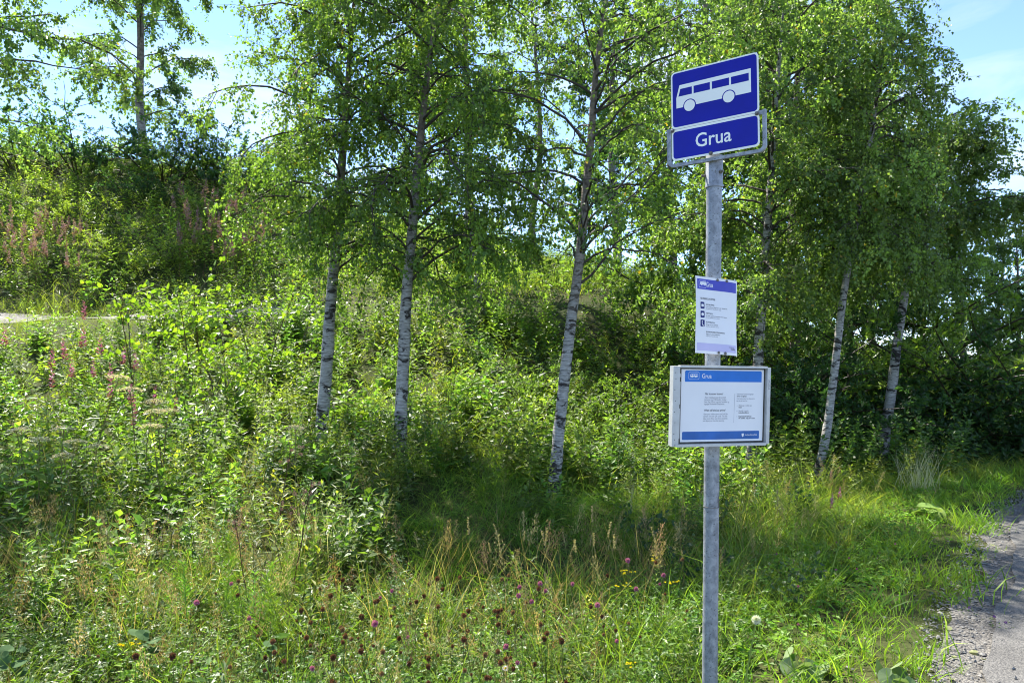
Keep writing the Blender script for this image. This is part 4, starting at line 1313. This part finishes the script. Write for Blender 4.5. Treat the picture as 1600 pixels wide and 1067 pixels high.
# 4 the bank under the birches
x, y = wedge(8.6, 17.2, 13, rv_); t = road_t(x, y); pp = px_of(x, y)
x, y = keep(x, y, np.where(t > 2.6, 1, 0) * np.where((pp < 240) & (y > 15.6), .0, 1) * np.where(pp > 1250, .4, 1) * (.45 + .55 * lump(x, y, 2.2, 11)), rv_)
bake(A_herb, SPEC, x, y, rv_, .75, 1.35, .13, tint=.28, pick=species(x, y, rv_, 2.2))
x, y = wedge(8.6, 16, 14, rv_, -260, 1300); t = road_t(x, y)
x, y = keep(x, y, np.where(t > 2.6, 1, 0) * lump(x, y, 1.7, 13), rv_)
bake(A_grass, T_fine, x, y, rv_, .9, 1.6, .22)
x, y = wedge(15.2, 17.3, 7, rv_, 215, 1250)
bake(A_herb, T_herb, x, y, rv_, 1.15, 1.6, .12)
x, y = wedge(15.4, 17.4, 16, rv_, -260, 300)
bake(A_grass, T_fine, x, y, rv_, .4, .7, .22)
x, y = wedge(16.9, 17.95, 30, rv_, -260, 330)
bake(A_grass, T_fine, x, y, rv_, .3, .55, .22)
x, y = wedge(18.75, 19.8, 26, rv_, -260, 330)
bake(A_grass, T_fine, x, y, rv_, .5, 1.0, .22)
# 5 the hillside beyond the path
x, y = wedge(19.6, 32.5, 4.4, rv_, -200, 1150)
x, y = keep(x, y, .55 + .45 * lump(x, y, 4, 14), rv_)
pick = np.where(lump(x, y, 5.0, 15) > .38, 1, np.where(rv_.random(len(x)) < .5, 0, 2))
bake(A_hill, T_hillh, x, y, rv_, .5, .95, .12, tint=.3, pick=pick)
x, y = wedge(17, 24, 2.2, rv_, 1100, 1860)
bake(A_hill, T_hillh, x, y, rv_, .8, 1.2, .12, pick=np.full(len(x), 2))
x, y = wedge(19.3, 31, 4.5, rv_, -200, 1000)
bake(A_hill, T_fine, x, y, rv_, 1.1, 1.9, .2, pick=None)
# 6 the mown verge
x, y = wedge(2.55, 11, 165, rv_, 1000, 1900); t = road_t(x, y)
edge = .08 + .22 * lump(x, y, .9, 16)
x, y = keep(x, y, np.where((t > edge) & (t < 2.3), .35 + .65 * lump(x, y, .8, 17), np.where((t > .1) & (t < edge), .06, 0)) * np.where(t < .6, .8, 1), rv_)
bake(A_verge, T_short, x, y, rv_, .4, 1.1, .22, tint=.28, yscale=.6 + 1.1 * lump(x, y, .55, 31) ** 1.5)
x, y = wedge(3.0, 9, 26, rv_, 1080, 1600); t = road_t(x, y)
x, y = keep(x, y, np.where((t > .7) & (t < 2.4), lump(x, y, .6, 32) ** 2, 0), rv_)
bake(A_verge, T_dry + T_fine, x, y, rv_, .25, .6, .25)
x, y = wedge(3.0, 9, 18, rv_, 1080, 1600); t = road_t(x, y)
x, y = keep(x, y, np.where((t > .6) & (t < 2.4), lump(x, y, .5, 33) ** 2, 0), rv_)
bake(A_verge, SPEC, x, y, rv_, .15, .35, .2, tint=.3)
x, y = wedge(2.55, 9, 60, rv_, 1000, 1900); t = road_t(x, y)
x, y = keep(x, y, np.where((t > .6) & (t < 2.1), lump(x, y, .7, 18), 0), rv_)
bake(A_verge, T_clov2, x, y, rv_, .7, 1.3, .15)
for acc_, nm, ml, lab in ((A_grass, 'meadow_grass', 'grass', 'green and straw-dry long grass filling the meadow'), (A_herb, 'meadow_undergrowth', 'leaf', 'dense mixed weeds and clover leaves covering meadow and bank'),
                      (A_seed, 'grass_seed_heads', 'petal', 'reddish tan airy seed heads of meadow grass'), (A_hill, 'hillside_undergrowth', 'leaf', 'tall weeds and grass covering the hillside beyond the path'), (A_verge, 'verge_grass', 'grass', 'short bright green grass and clover on the road verge')):
    tag(acc_.build(nm, M[ml]), lab, kind='stuff')
print('TRIS', sum(len(t_) for a in (A_grass, A_herb, A_seed, A_hill, A_verge) for t_ in a.T))

# ------------------------------------------------------------------ single plants and flowers
ri = np.random.default_rng(901)
def mesh_of(t_, name, ml='leaf'):
    return build(name, t_[0], t_[1], M[ml], t_[2], mesh_only=True)
def stand(name, me, px, d, sc, label, cat, group=None, rot=None, sink=.02, tilt=.06):
    x = (px - CX) * d / FPX
    o = link(name, me)
    o.location = (x, d, float(ground(x, d)) - sink)
    o.rotation_euler = (ri.normal() * tilt, ri.normal() * tilt, ri.random() * 6.283 if rot is None else rot)
    o.scale = (sc,) * 3
    return tag(o, label, cat, group)
def height_at(px, py, d):
    x = (px - CX) * d / FPX
    return CAMH - (py - YH) * d / FPX - float(ground(x, d))

# clover heads
def clover_head(seed, col, r):
    s, P = stalk(1.0, .0035, (.10, .12, .04), .12, seed)
    b_ = join(blob(seed, P[-1], r * 3.0, col, 90, .2, 1.1), blob(seed + 50, P[-1] + np.array([0, 0, r * .3]), r * 2.4, np.array(col) * 1.3, 50, .3, 1.1))
    lf = clover_patch(seed + 5, 5, .55, (.06, .13, .02), (.12, .20, .03), .06, .055)
    return join(s, b_, lf)
BR = [mesh_of(clover_head(401 + k, c, r), 'clover_flower', 'petal') for k, (c, r) in enumerate((((.13, .055, .035), .0090), ((.17, .08, .045), .0075), ((.11, .05, .032), .0085), ((.22, .13, .07), .0070)))]
PK = [mesh_of(clover_head(411 + k, c, r), 'clover_flower', 'petal') for k, (c, r) in enumerate((((.40, .14, .26), .0105), ((.34, .11, .23), .009)))]
def in_meadow(px, d):
    x = (px - CX) * d / FPX
    return road_t(x, d) > 1.25
n = 0
while n < 160:
    px = ri.triangular(280, 780, 1150) if ri.random() < .75 else ri.uniform(160, 1140); d = 2.75 + 1.5 * ri.random() ** 1.3
    if not in_meadow(px, d): continue
    zone = 'left of the thistle stems' if px < 450 else ('between the thistle stems and the daisy' if px < 775 else 'between the daisy and the post')
    row = 'along the bottom edge' if d < 3.4 else 'behind the front row'
    stand('clover_flower', BR[ri.integers(0, 4)], px, d, ri.uniform(.28, .60), f'withered brown clover head {row}, {zone}', 'flower', 'withered clover heads in the foreground', tilt=.16)
    n += 1
n = 0
while n < 24:
    px = ri.uniform(330, 1120); d = ri.uniform(2.9, 4.5)
    if not in_meadow(px, d): continue
    stand('clover_flower', PK[ri.integers(0, 2)], px, d, ri.uniform(.32, .55), 'pink clover head among the withered ones, ' + ('left of the daisy' if px < 775 else 'right of the daisy'), 'flower', 'pink clover heads in the foreground', tilt=.16)
    n += 1
for px, d in ((1330, 5.0), (1300, 4.7), (1345, 4.6), (1262, 4.4), (1225, 5.2), (1380, 5.4), (1290, 5.6), (1240, 4.0)):
    stand('clover_flower', PK[1], px, d, .26, 'small pink clover head in the short grass right of the post', 'flower', 'clover heads on the verge', tilt=.2)

# willowherb
def willowherb(seed, h, col, colb, n=60, leafy=True):
    rng = np.random.default_rng(seed)
    p = [herb(seed, h, 34, .13, .16, (.06, .12, .02), (.13, .19, .03), stem=(.16, .06, .05), topless=.78)] if leafy else [stalk(h, .004, (.22, .09, .06), .2, seed)[0]]
    f = rng.random(n)
    q = np.stack([rng.normal(size=n) * .006, rng.normal(size=n) * .006, h * (.72 + .30 * f)], 1)
    az = rng.random(n) * 6.283
    ln = (.06 * (1.05 - .8 * f)) * h
    tip = q + np.stack([np.cos(az), np.sin(az), np.full(n, .55)], 1) * ln[:, None]
    pk = np.where((f > .25)[:, None] & (rng.random((n, 1)) < .75), np.array(col), np.array(colb)) * (.75 + .5 * rng.random((n, 1)))
    p.append(leaves(q, tip, rand_dir(n, rng), ln * .35, pk))
    return join(*p)
FW = [mesh_of(willowherb(421 + k, 1.0, (.48, .13, .36), (.28, .09, .12)), 'willowherb', 'petal') for k in range(3)]
FD = [mesh_of(willowherb(431 + k, 1.0, (.34, .18, .23), (.27, .17, .12), 70), 'willowherb', 'petal') for k in range(3)]
for px, py, d in ((107, 550, 12), (127, 532, 12.5), (152, 545, 12.3), (80, 565, 11.8), (112, 580, 11.5), (146, 582, 11.6), (176, 588, 11.5), (182, 562, 12.2), (215, 572, 12), (3, 532, 13), (135, 492, 14.2), (170, 613, 10.6), (200, 622, 10.4), (243, 625, 10.5), (206, 640, 10), (276, 638, 10.2), (85, 596, 11), (204, 658, 9.6)):
    stand('willowherb', FW[ri.integers(0, 3)], px, d, max(.5, height_at(px, py - 22, d)), 'pink flowering willowherb in the upper left meadow below the path', 'wildflower', 'pink willowherbs below the path', tilt=.05)
for px, py, d in ((1300, 782, 8.6), (1292, 832, 6.8), (1305, 828, 6.9), (1310, 815, 7.2)):
    stand('willowherb', FW[1], px, d, max(.4, height_at(px, py - 6, d)), 'pink flowering willowherb right of the post in front of the curved birch', 'wildflower', 'pink willowherbs right of the post')
for k in range(62):
    px, d = ri.uniform(-30, 150), ri.uniform(20.0, 22.6)
    stand('willowherb', FD[k % 3], px, d, ri.uniform(1.2, 1.7), 'fading rusty pink willowherb in the drift at the left above the path', 'wildflower', 'rusty willowherb drift at the left', tilt=.08)
for k in range(75):
    px, d = ri.uniform(275, 430), ri.uniform(20.5, 25.0)
    stand('willowherb', FD[k % 3], px, d, ri.uniform(1.3, 1.8), 'fading rusty pink willowherb in the drift left of the first birch crown', 'wildflower', 'rusty willowherb drift by the birch', tilt=.08)

# tan umbels
def umbel(seed, r=.11):
    rng = np.random.default_rng(seed)
    s, P = stalk(1.0, .006, (.16, .14, .06), .1, seed)
    n = 150
    a = rng.random(n) * 6.283; q = np.sqrt(rng.random(n)) * r
    z = P[-1][2] + .035 * (1 - (q / r) ** 2) + rng.normal(size=n) * .006
    c = np.stack([P[-1][0] + np.cos(a) * q, P[-1][1] + np.sin(a) * q, z], 1)
    d = rand_dir(n, rng)
    col = np.array((.60, .49, .35)) * (.7 + .55 * rng.random((n, 1)))
    hd = leaves(c - d * .006, c + d * .008, rand_dir(n, rng), np.full(n, .011), col)
    ray = 14
    i_ = rng.integers(0, n, ray)
    rb = leaves(np.repeat(P[-2][None] * .35 + P[-1][None] * .65, ray, 0), c[i_], rand_dir(ray, rng), np.full(ray, .004), np.tile([[.18, .15, .07]], (ray, 1)))
    lf = herb(seed + 3, .7, 9, .24, .45, (.06, .12, .02), (.13, .19, .03))
    return join(s, hd, rb, lf)
UM = [mesh_of(umbel(441 + k), 'umbel_plant', 'petal') for k in range(3)]
for px, py, d in ((128, 613, 9.8), (219, 637, 9.4), (228, 656, 9.0), (247, 671, 8.6), (261, 669, 8.7), (258, 693, 8.2), (51, 694, 8.4), (97, 698, 8.2), (37, 697, 8.5), (97, 719, 7.8), (131, 725, 7.7), (60, 716, 7.9), (123, 735, 7.5), (458, 697, 8.4)):
    d *= .9
    stand('umbel_plant', UM[ri.integers(0, 3)], px, d, max(.5, height_at(px, py - 30, d)), 'tall umbel plant with a tan seed head in the left meadow', 'wildflower', 'tan umbels in the left meadow', tilt=.05)

# tansy
def tansy(seed, n=7):
    rng = np.random.default_rng(seed)
    p = [herb(seed, .95, 30, .16, .28, (.06, .14, .015), (.13, .22, .025), sr=.005, topless=.85, lift=.5)]
    for k in range(n):
        c = np.array([rng.normal() * .05, rng.normal() * .05, .95 + rng.normal() * .02])
        a = rng.random(26) * 6.283; q = np.sqrt(rng.random(26)) * .017
        e = c + np.stack([np.cos(a) * q, np.sin(a) * q, .006 - q * .2], 1)
        p.append(leaves(e, e + norm(rng.normal(size=(26, 3)) * .5 + [0, 0, .6]) * .012, rand_dir(26, rng), np.full(26, .010), np.array((.75, .60, .02)) * (.75 + .4 * rng.random((26, 1)))))
        p.append(leaves(np.array([[0, 0, .78]]), c[None], np.array([[1., 0, 0]]), np.array([.005]), np.array([[.10, .14, .03]])))
    return join(*p)
TN = [mesh_of(tansy(451 + k), 'tansy', 'petal') for k in range(3)]
for px, py, d, lab in ((204, 1001, 3.5, 'tansy with broad yellow flower heads at the bottom left'), (196, 820, 6.0, 'tansy with a single yellow head in the tall grass at the left'), (1024, 868, 4.9, 'tansy with yellow heads just left of the post'), (977, 888, 4.7, 'tansy with small yellow heads farther left of the post'),
                     (975, 911, 4.4, 'low tansy below the other yellow heads left of the post'), (1048, 903, 4.4, 'yellow tansy head close against the post'), (986, 1028, 3.25, 'bushy yellow tansy among the clover left of the post foot')):
    stand('tansy', TN[ri.integers(0, 3)], px, d, max(.3, height_at(px, py, d)) / .96, lab, 'wildflower', 'yellow tansies', tilt=.03)

# thistles, timothy, dandelion, daisy
def thistle(seed):
    rng = np.random.default_rng(seed)
    s, P = stalk(1.0, .0045, (.10, .055, .04), .12, seed)
    p = [s, herb(seed, .8, 12, .12, .3, (.07, .10, .03), (.13, .16, .06), stem=(.10, .06, .04))]
    for k in range(7):
        c = P[-1] + np.array([rng.normal() * .05, rng.normal() * .05, -abs(rng.normal()) * .10])
        p.append(blob(seed + k, c, .018, (.20, .11, .12), 20, .2))
        p.append(leaves(P[-2][None], c[None], np.array([[1., 0, .2]]), np.array([.004]), np.array([[.10, .06, .04]])))
    return join(*p)
TH = [mesh_of(thistle(461 + k), 'thistle', 'petal') for k in range(2)]
for px, py, d, lab in ((452, 742, 5.0, 'tallest withered thistle with dark stem in the centre-left meadow'), (428, 690, 6.2, 'bare dark thistle stem behind the tallest withered thistle'), (392, 806, 4.7, 'withered thistle with pale heads left of the tallest one'), (476, 776, 5.4, 'short withered thistle right of the tallest one'), (385, 800, 5.6, 'withered thistle near the dark bush')):
    stand('thistle', TH[ri.integers(0, 2)], px, d, max(.4, height_at(px, py, d)), lab, 'wildflower', 'withered thistles', tilt=.03)
def timothy(seed):
    rng = np.random.default_rng(seed)
    s, P = stalk(1.0, .0022, (.24, .22, .08), .18, seed)
    n = 60
    f = rng.random(n); b_, dr = at_s(P[None], np.zeros(n, int), .86 + .14 * f)
    az = rng.random(n) * 6.283
    o_ = np.stack([np.cos(az), np.sin(az), np.full(n, .9)], 1)
    return join(s, leaves(b_, b_ + o_ * .013, rand_dir(n, rng), np.full(n, .011), np.array((.34, .28, .15)) * (.75 + .5 * rng.random((n, 1)))), (lambda q: (q[0] * np.array([.6, .6, 1]), q[1], q[2]))(tuft(seed, 4, .5, .01, .006, .9, GRN0, GRN1)))
TM = [mesh_of(timothy(471 + k), 'timothy_grass', 'petal') for k in range(3)]
for px, py in ((794, 812), (808, 818), (850, 806), (871, 824), (875, 848), (928, 790), (925, 822), (916, 832), (934, 810), (910, 825), (950, 826), (949, 840), (945, 845), (933, 838), (1073, 850), (1084, 872), (1046, 820), (983, 870), (882, 834), (778, 834), (746, 806), (897, 829), (966, 815), (860, 835)):
    d = ri.uniform(4.5, 5.6)
    stand('timothy_grass', TM[ri.integers(0, 3)], px, d, max(.35, height_at(px, py, d)), 'straw-coloured timothy grass head against the shaded grass left of the post', 'grass stalk', 'timothy heads in the centre', tilt=.06)
for px, py in ((219, 823), (196, 860), (181, 860), (198, 828), (205, 850), (228, 838)):
    d = ri.uniform(4.9, 5.6)
    stand('timothy_grass', TM[ri.integers(0, 3)], px, d, max(.35, height_at(px, py, d)), 'straw-coloured timothy grass head by the single yellow tansy at the left', 'grass stalk', 'timothy heads at the left', tilt=.05)
s, P = stalk(1.0, .009, (.20, .25, .10), .12, 481)
dl = empty('dandelion_clock', (0, 0, 0))
hd_ = height_at(1155, 954, 3.05); x_ = (1155 - CX) * 3.05 / FPX
dl.location = (x_, 3.05, float(ground(x_, 3.05)) - .01); dl.scale = (hd_,) * 3
tag(dl, 'white dandelion clock on a bare stem just right of the post', 'wildflower')
build('stem', s[0], s[1], M['leaf'], s[2], dl)
bb = blob(482, P[-1], .040, (.62, .62, .57), 420, .05)
build('seed_head', bb[0], bb[1], M['petal'], bb[2], dl)
s, P = stalk(1.0, .005, (.12, .16, .05), .1, 483)
rr = np.random.default_rng(3); a = np.arange(18) * 6.283 / 18; dd = np.stack([np.cos(a), np.sin(a) * .9, np.sin(a) * .5 + .1], 1)
ds = empty('daisy', (0, 0, 0)); x_ = (775 - CX) * 3.05 / FPX; hd_ = height_at(775, 1043, 3.05)
ds.location = (x_, 3.05, float(ground(x_, 3.05)) - .01); ds.scale = (hd_,) * 3
tag(ds, 'white daisy with yellow centre among the clover at the bottom edge', 'wildflower')
build('stem', s[0], s[1], M['leaf'], s[2], ds)
q_ = leaves(P[-1] + dd * .012, P[-1] + dd * .04 * (.8 + .4 * rr.random((18, 1))), norm(np.array([[0., -.6, .8]]) + rr.normal(size=(18, 3)) * .3), np.full(18, .010), np.tile([[.62, .62, .58]], (18, 1)))
build('petals', q_[0], q_[1], M['petal'], q_[2], ds)
q_ = blob(484, P[-1] + np.array([0, -.004, .004]), .016, (.6, .40, .02), 30, .3)
build('flower_centre', q_[0], q_[1], M['petal'], q_[2], ds)

# saplings with large leaves
def sapling(seed, h, nl, ls, c0, c1, nst=2, wide=.85):
    rng = np.random.default_rng(seed)
    acc = Acc()
    P = grow(rng.normal(size=(nst, 3)) * [.04, .04, 0], rng.random(nst) * 6.283, np.full(nst, 1.4), h * (.8 + .3 * rng.random(nst)), 7, np.full(nst, .3), rng, .08)
    V, T = tubes(P, np.broadcast_to(.007 * np.linspace(1, .35, 7), P.shape[:2]), 5); acc.add(V, T, (.10, .08, .04))
    i2 = np.repeat(np.arange(nst), 9); st_, _ = at_s(P, i2, .2 + .75 * rng.random(len(i2)))
    P2 = grow(st_, rng.random(len(i2)) * 6.283, .5 + .5 * rng.random(len(i2)), .28 * h * (.5 + rng.random(len(i2))), 5, .5 * rng.random(len(i2)), rng, .15)
    V, T = tubes(P2, np.broadcast_to(.0032 * np.linspace(1, .4, 5), P2.shape[:2]), 3); acc.add(V, T, (.10, .09, .04))
    n4 = nl // len(i2); i4 = np.repeat(np.arange(len(i2)), n4)
    st_, dr = at_s(P2, i4, .25 + .75 * rng.random(len(i4)))
    out = norm(rng.normal(size=st_.shape) + dr * .6 + np.array([0, 0, -.25])); sz = ls * (.6 + .6 * rng.random(len(i4)))
    b_ = st_ + out * (sz * .5)[:, None]
    # six-point rounded leaf
    nr = norm(rng.normal(size=st_.shape) * .8 + [0, 0, .6]); sd = norm(np.cross(out, nr)); up_ = norm(np.cross(sd, out))
    pts = [(0, 0, 0), (.25, .42, .05), (.62, .40, .02), (1, 0, -.08), (.62, -.40, .02), (.25, -.42, .05)]
    V = np.stack([b_ + out * (sz * a_)[:, None] + sd * (sz * w_ * wide)[:, None] + up_ * (sz * u_)[:, None] for a_, w_, u_ in pts], 1).reshape(-1, 3)
    T = (np.arange(len(i4))[:, None, None] * 6 + np.array([(0, 2, 1), (0, 3, 2), (0, 4, 3), (0, 5, 4)])[None]).reshape(-1, 3)
    m_ = rng.random((len(i4), 1)); acc.add(V, T, np.repeat(np.array(c0) * (1 - m_) + np.array(c1) * m_, 6, 0))
    st2 = leaves(st_, b_, nr, np.full(len(i4), .003), np.tile([[.12, .13, .04]], (len(i4), 1))); acc.add(*st2)
    return acc.get()
AS = [mesh_of(sapling(491 + k, 1.0, 220, .050, (.11, .20, .014), (.22, .31, .025)), 'sapling') for k in range(3)]
for k, (px, py, d, lab) in enumerate(((212, 440, 12.8, 'tall lime-leaved aspen sapling in front of the path at the left'), (312, 440, 12.5, 'lime-leaved aspen sapling midway between path and first birch'), (345, 505, 11.0, 'lower lime aspen sapling with large drooping leaves'), (402, 447, 13, 'lime-leaved sapling just left of the first birch'), (256, 470, 13.4, 'lime sapling between the two tall left saplings'), (280, 560, 10.6, 'lowest lime aspen sapling among the pink flowers'), (445, 462, 13.2, 'yellow-green sapling touching the first birch trunk'))):
    stand('sapling', AS[k % 3], px, d, max(.6, height_at(px, py, d)) / 1.0, lab, 'sapling', 'lime aspen saplings', tilt=.04)
DS = [mesh_of(sapling(501 + k, 1.0, 150, .085, (.02, .055, .014), (.05, .10, .022), 3), 'sapling') for k in range(3)]
for k, (px, py, d, lab) in enumerate(((1008, 782, 6.3, 'dark-leaved sapling standing left of the post above the tansies'), (1075, 845, 5.3, 'dark leafy bush directly behind the post, left side'), (1135, 840, 5.3, 'dark leafy bush directly behind the post, right side'), (1245, 858, 4.6, 'thin dark-leaved sapling right of the post over the ditch'), (1262, 790, 7.6, 'small dark-leaved sapling below the curved birch'))):
    stand('sapling', DS[k % 3], px, d, max(.4, height_at(px, py, d)) / 1.0, lab, 'sapling', 'dark-leaved saplings', tilt=.04)

# broad-leaved weeds
BL = [mesh_of(big_leaves(511, 10, .042, (.05, .10, .035), (.09, .15, .06), .36), 'broad_leaf_weed', 'petal'), mesh_of(big_leaves(512, 9, .085, (.13, .22, .04), (.26, .34, .12), .16), 'broad_leaf_weed', 'petal'), mesh_of(big_leaves(513, 7, .09, (.09, .14, .05), (.19, .25, .12), .12), 'broad_leaf_weed', 'petal')]
for px, d, k, sc, lab in ((228, 3.7, 0, 1.0, 'grey-leaved weed beside the big yellow tansy'), (420, 3.75, 0, .9, 'purplish grey-leaved weed by the thistle stems'), (25, 3.6, 0, .95, 'dark grey-leaved weed at the bottom left corner'), (1035, 3.25, 1, 1.0, 'pale green broad-leaved weed left of the post foot'), (1078, 3.05, 1, .9, 'pale broad leaves right against the post foot'), (745, 3.4, 2, .8, 'grey-green broad leaf among the withered clover'), (1250, 3.7, 2, .8, 'broad-leaved weed in the verge right of the post'), (1440, 7.2, 1, 1.1, 'broad pale leaves on the verge near the dry clump'), (1405, 3.5, 2, .7, 'flat broad leaves near the gravel at the bottom'), (440, 3.25, 2, .9, 'broad green leaf at the bottom left of the clover'), (1175, 3.3, 1, .6, 'bright broad leaves beneath the dandelion clock')):
    stand('broad_leaf_weed', BL[k], px, d, sc, lab, 'weed', 'broad-leaved weeds', tilt=.08)

# nettles at the wood edge and the dry grass clump
NT = [mesh_of(herb(521 + k, 1.0, 30, .14, .5, (.05, .115, .022), (.11, .19, .04), nst=3, jitter=.09), 'nettle') for k in range(3)]
for k in range(26):
    px = 1290 + 8.2 * k + ri.uniform(-6, 6); d = ri.uniform(9.6, 11.2)
    stand('nettle', NT[k % 3], px, d, ri.uniform(.7, 1.1), 'nettle in the dark green row between the curved birch and the road end', 'nettle', 'nettles at the wood edge', tilt=.05)
cl = mesh_of(join(tuft(531, 110, 1.0, .16, .007, .35, (.36, .33, .22), (.55, .50, .36), lean=.25), panicle(532, 1.1, (.5, .46, .34), 60), panicle(533, 1.0, (.5, .46, .34), 60)), 'dry_grass_clump', 'grass')
stand('dry_grass_clump', cl, 1432, 8.6, .62, 'pale bleached dry grass clump at the end of the verge', 'grass clump')
stand('dry_grass_clump', cl, 1185, 8.9, .5, 'smaller straw-coloured grass clump behind the post', 'grass clump')
stand('dry_grass_clump', cl, 500, 6.0, .75, 'straw-yellow grass clump in the centre-left meadow', 'grass clump')

# purple vetch and fallen leaves by the gravel
vt = mesh_of(join(clover_patch(541, 14, .5, (.06, .12, .02), (.12, .19, .03), .25, .08), blob(542, (0.05, 0, .62), .09, (.13, .05, .24), 30, .25), stalk(.6, .008, (.1, .13, .04), .2, 3)[0]), 'vetch', 'petal')
for px, d, lab in ((1512, 4.45, 'purple vetch flower at the left rim of the gravel'), (1556, 4.3, 'purple vetch flower lying out over the gravel'), (1572, 4.2, 'purple vetch flower nearest the asphalt')):
    stand('vetch', vt, px, d, .11, lab, 'wildflower', 'vetches by the gravel')
fl_ = mesh_of(big_leaves(551, 1, .045, (.28, .30, .14), (.38, .38, .2), .012), 'fallen_leaf')
for px, d in ((1500, 3.5), (1545, 4.9), (1530, 4.95), (1495, 5.0), (1480, 3.8), (1555, 6.0), (1520, 3.9), (1560, 3.75), (1470, 4.2), (1510, 6.2)):
    stand('fallen_leaf', fl_, px, d, ri.uniform(.5, .9), 'pale fallen leaf lying on the gravel shoulder', 'leaf', 'fallen leaves on the gravel', sink=-.012, tilt=.1)

# loose stones on the shoulder
rs = np.random.default_rng(61)
x, y = wedge(2.6, 9.5, 1500, rs, 1280, 1800); t = road_t(x, y)
x, y = keep(x, y, np.where((t > .03) & (t < .36), 1, np.where((t > -.12) & (t < .6), .06, 0)), rs)
ico = np.array([(0, 0, 1), (.9, 0, .3), (.25, .85, .3), (-.75, .5, .25), (-.7, -.55, .3), (.3, -.85, .25), (.2, .2, -.6)])
icf = np.array([(0, 1, 2), (0, 2, 3), (0, 3, 4), (0, 4, 5), (0, 5, 1), (6, 2, 1), (6, 3, 2), (6, 4, 3), (6, 5, 4), (6, 1, 5)])
n = len(x); sz = .004 + .010 * rs.random(n) ** 2.2
V = (ico[None] * (1 + .25 * rs.normal(size=(n, 7, 1)))) * (sz[:, None, None] * (np.array([1, 1, .7]) + .25 * rs.normal(size=(n, 1, 3))))
yw = rs.random(n) * 6.283
Vx = V[..., 0] * np.cos(yw)[:, None] - V[..., 1] * np.sin(yw)[:, None]; Vy = V[..., 0] * np.sin(yw)[:, None] + V[..., 1] * np.cos(yw)[:, None]
z = np.maximum(ground(x, y), -.006) + np.where(road_t(x, y) > .02, .010, .024)
V = np.stack([Vx + x[:, None], Vy + y[:, None], V[..., 2] + z[:, None]], -1).reshape(-1, 3)
T = (np.arange(n)[:, None, None] * 7 + icf[None]).reshape(-1, 3)
tag(build('gravel', V, T, M['stone']), 'loose grey crushed stones scattered on the road shoulder', kind='stuff')
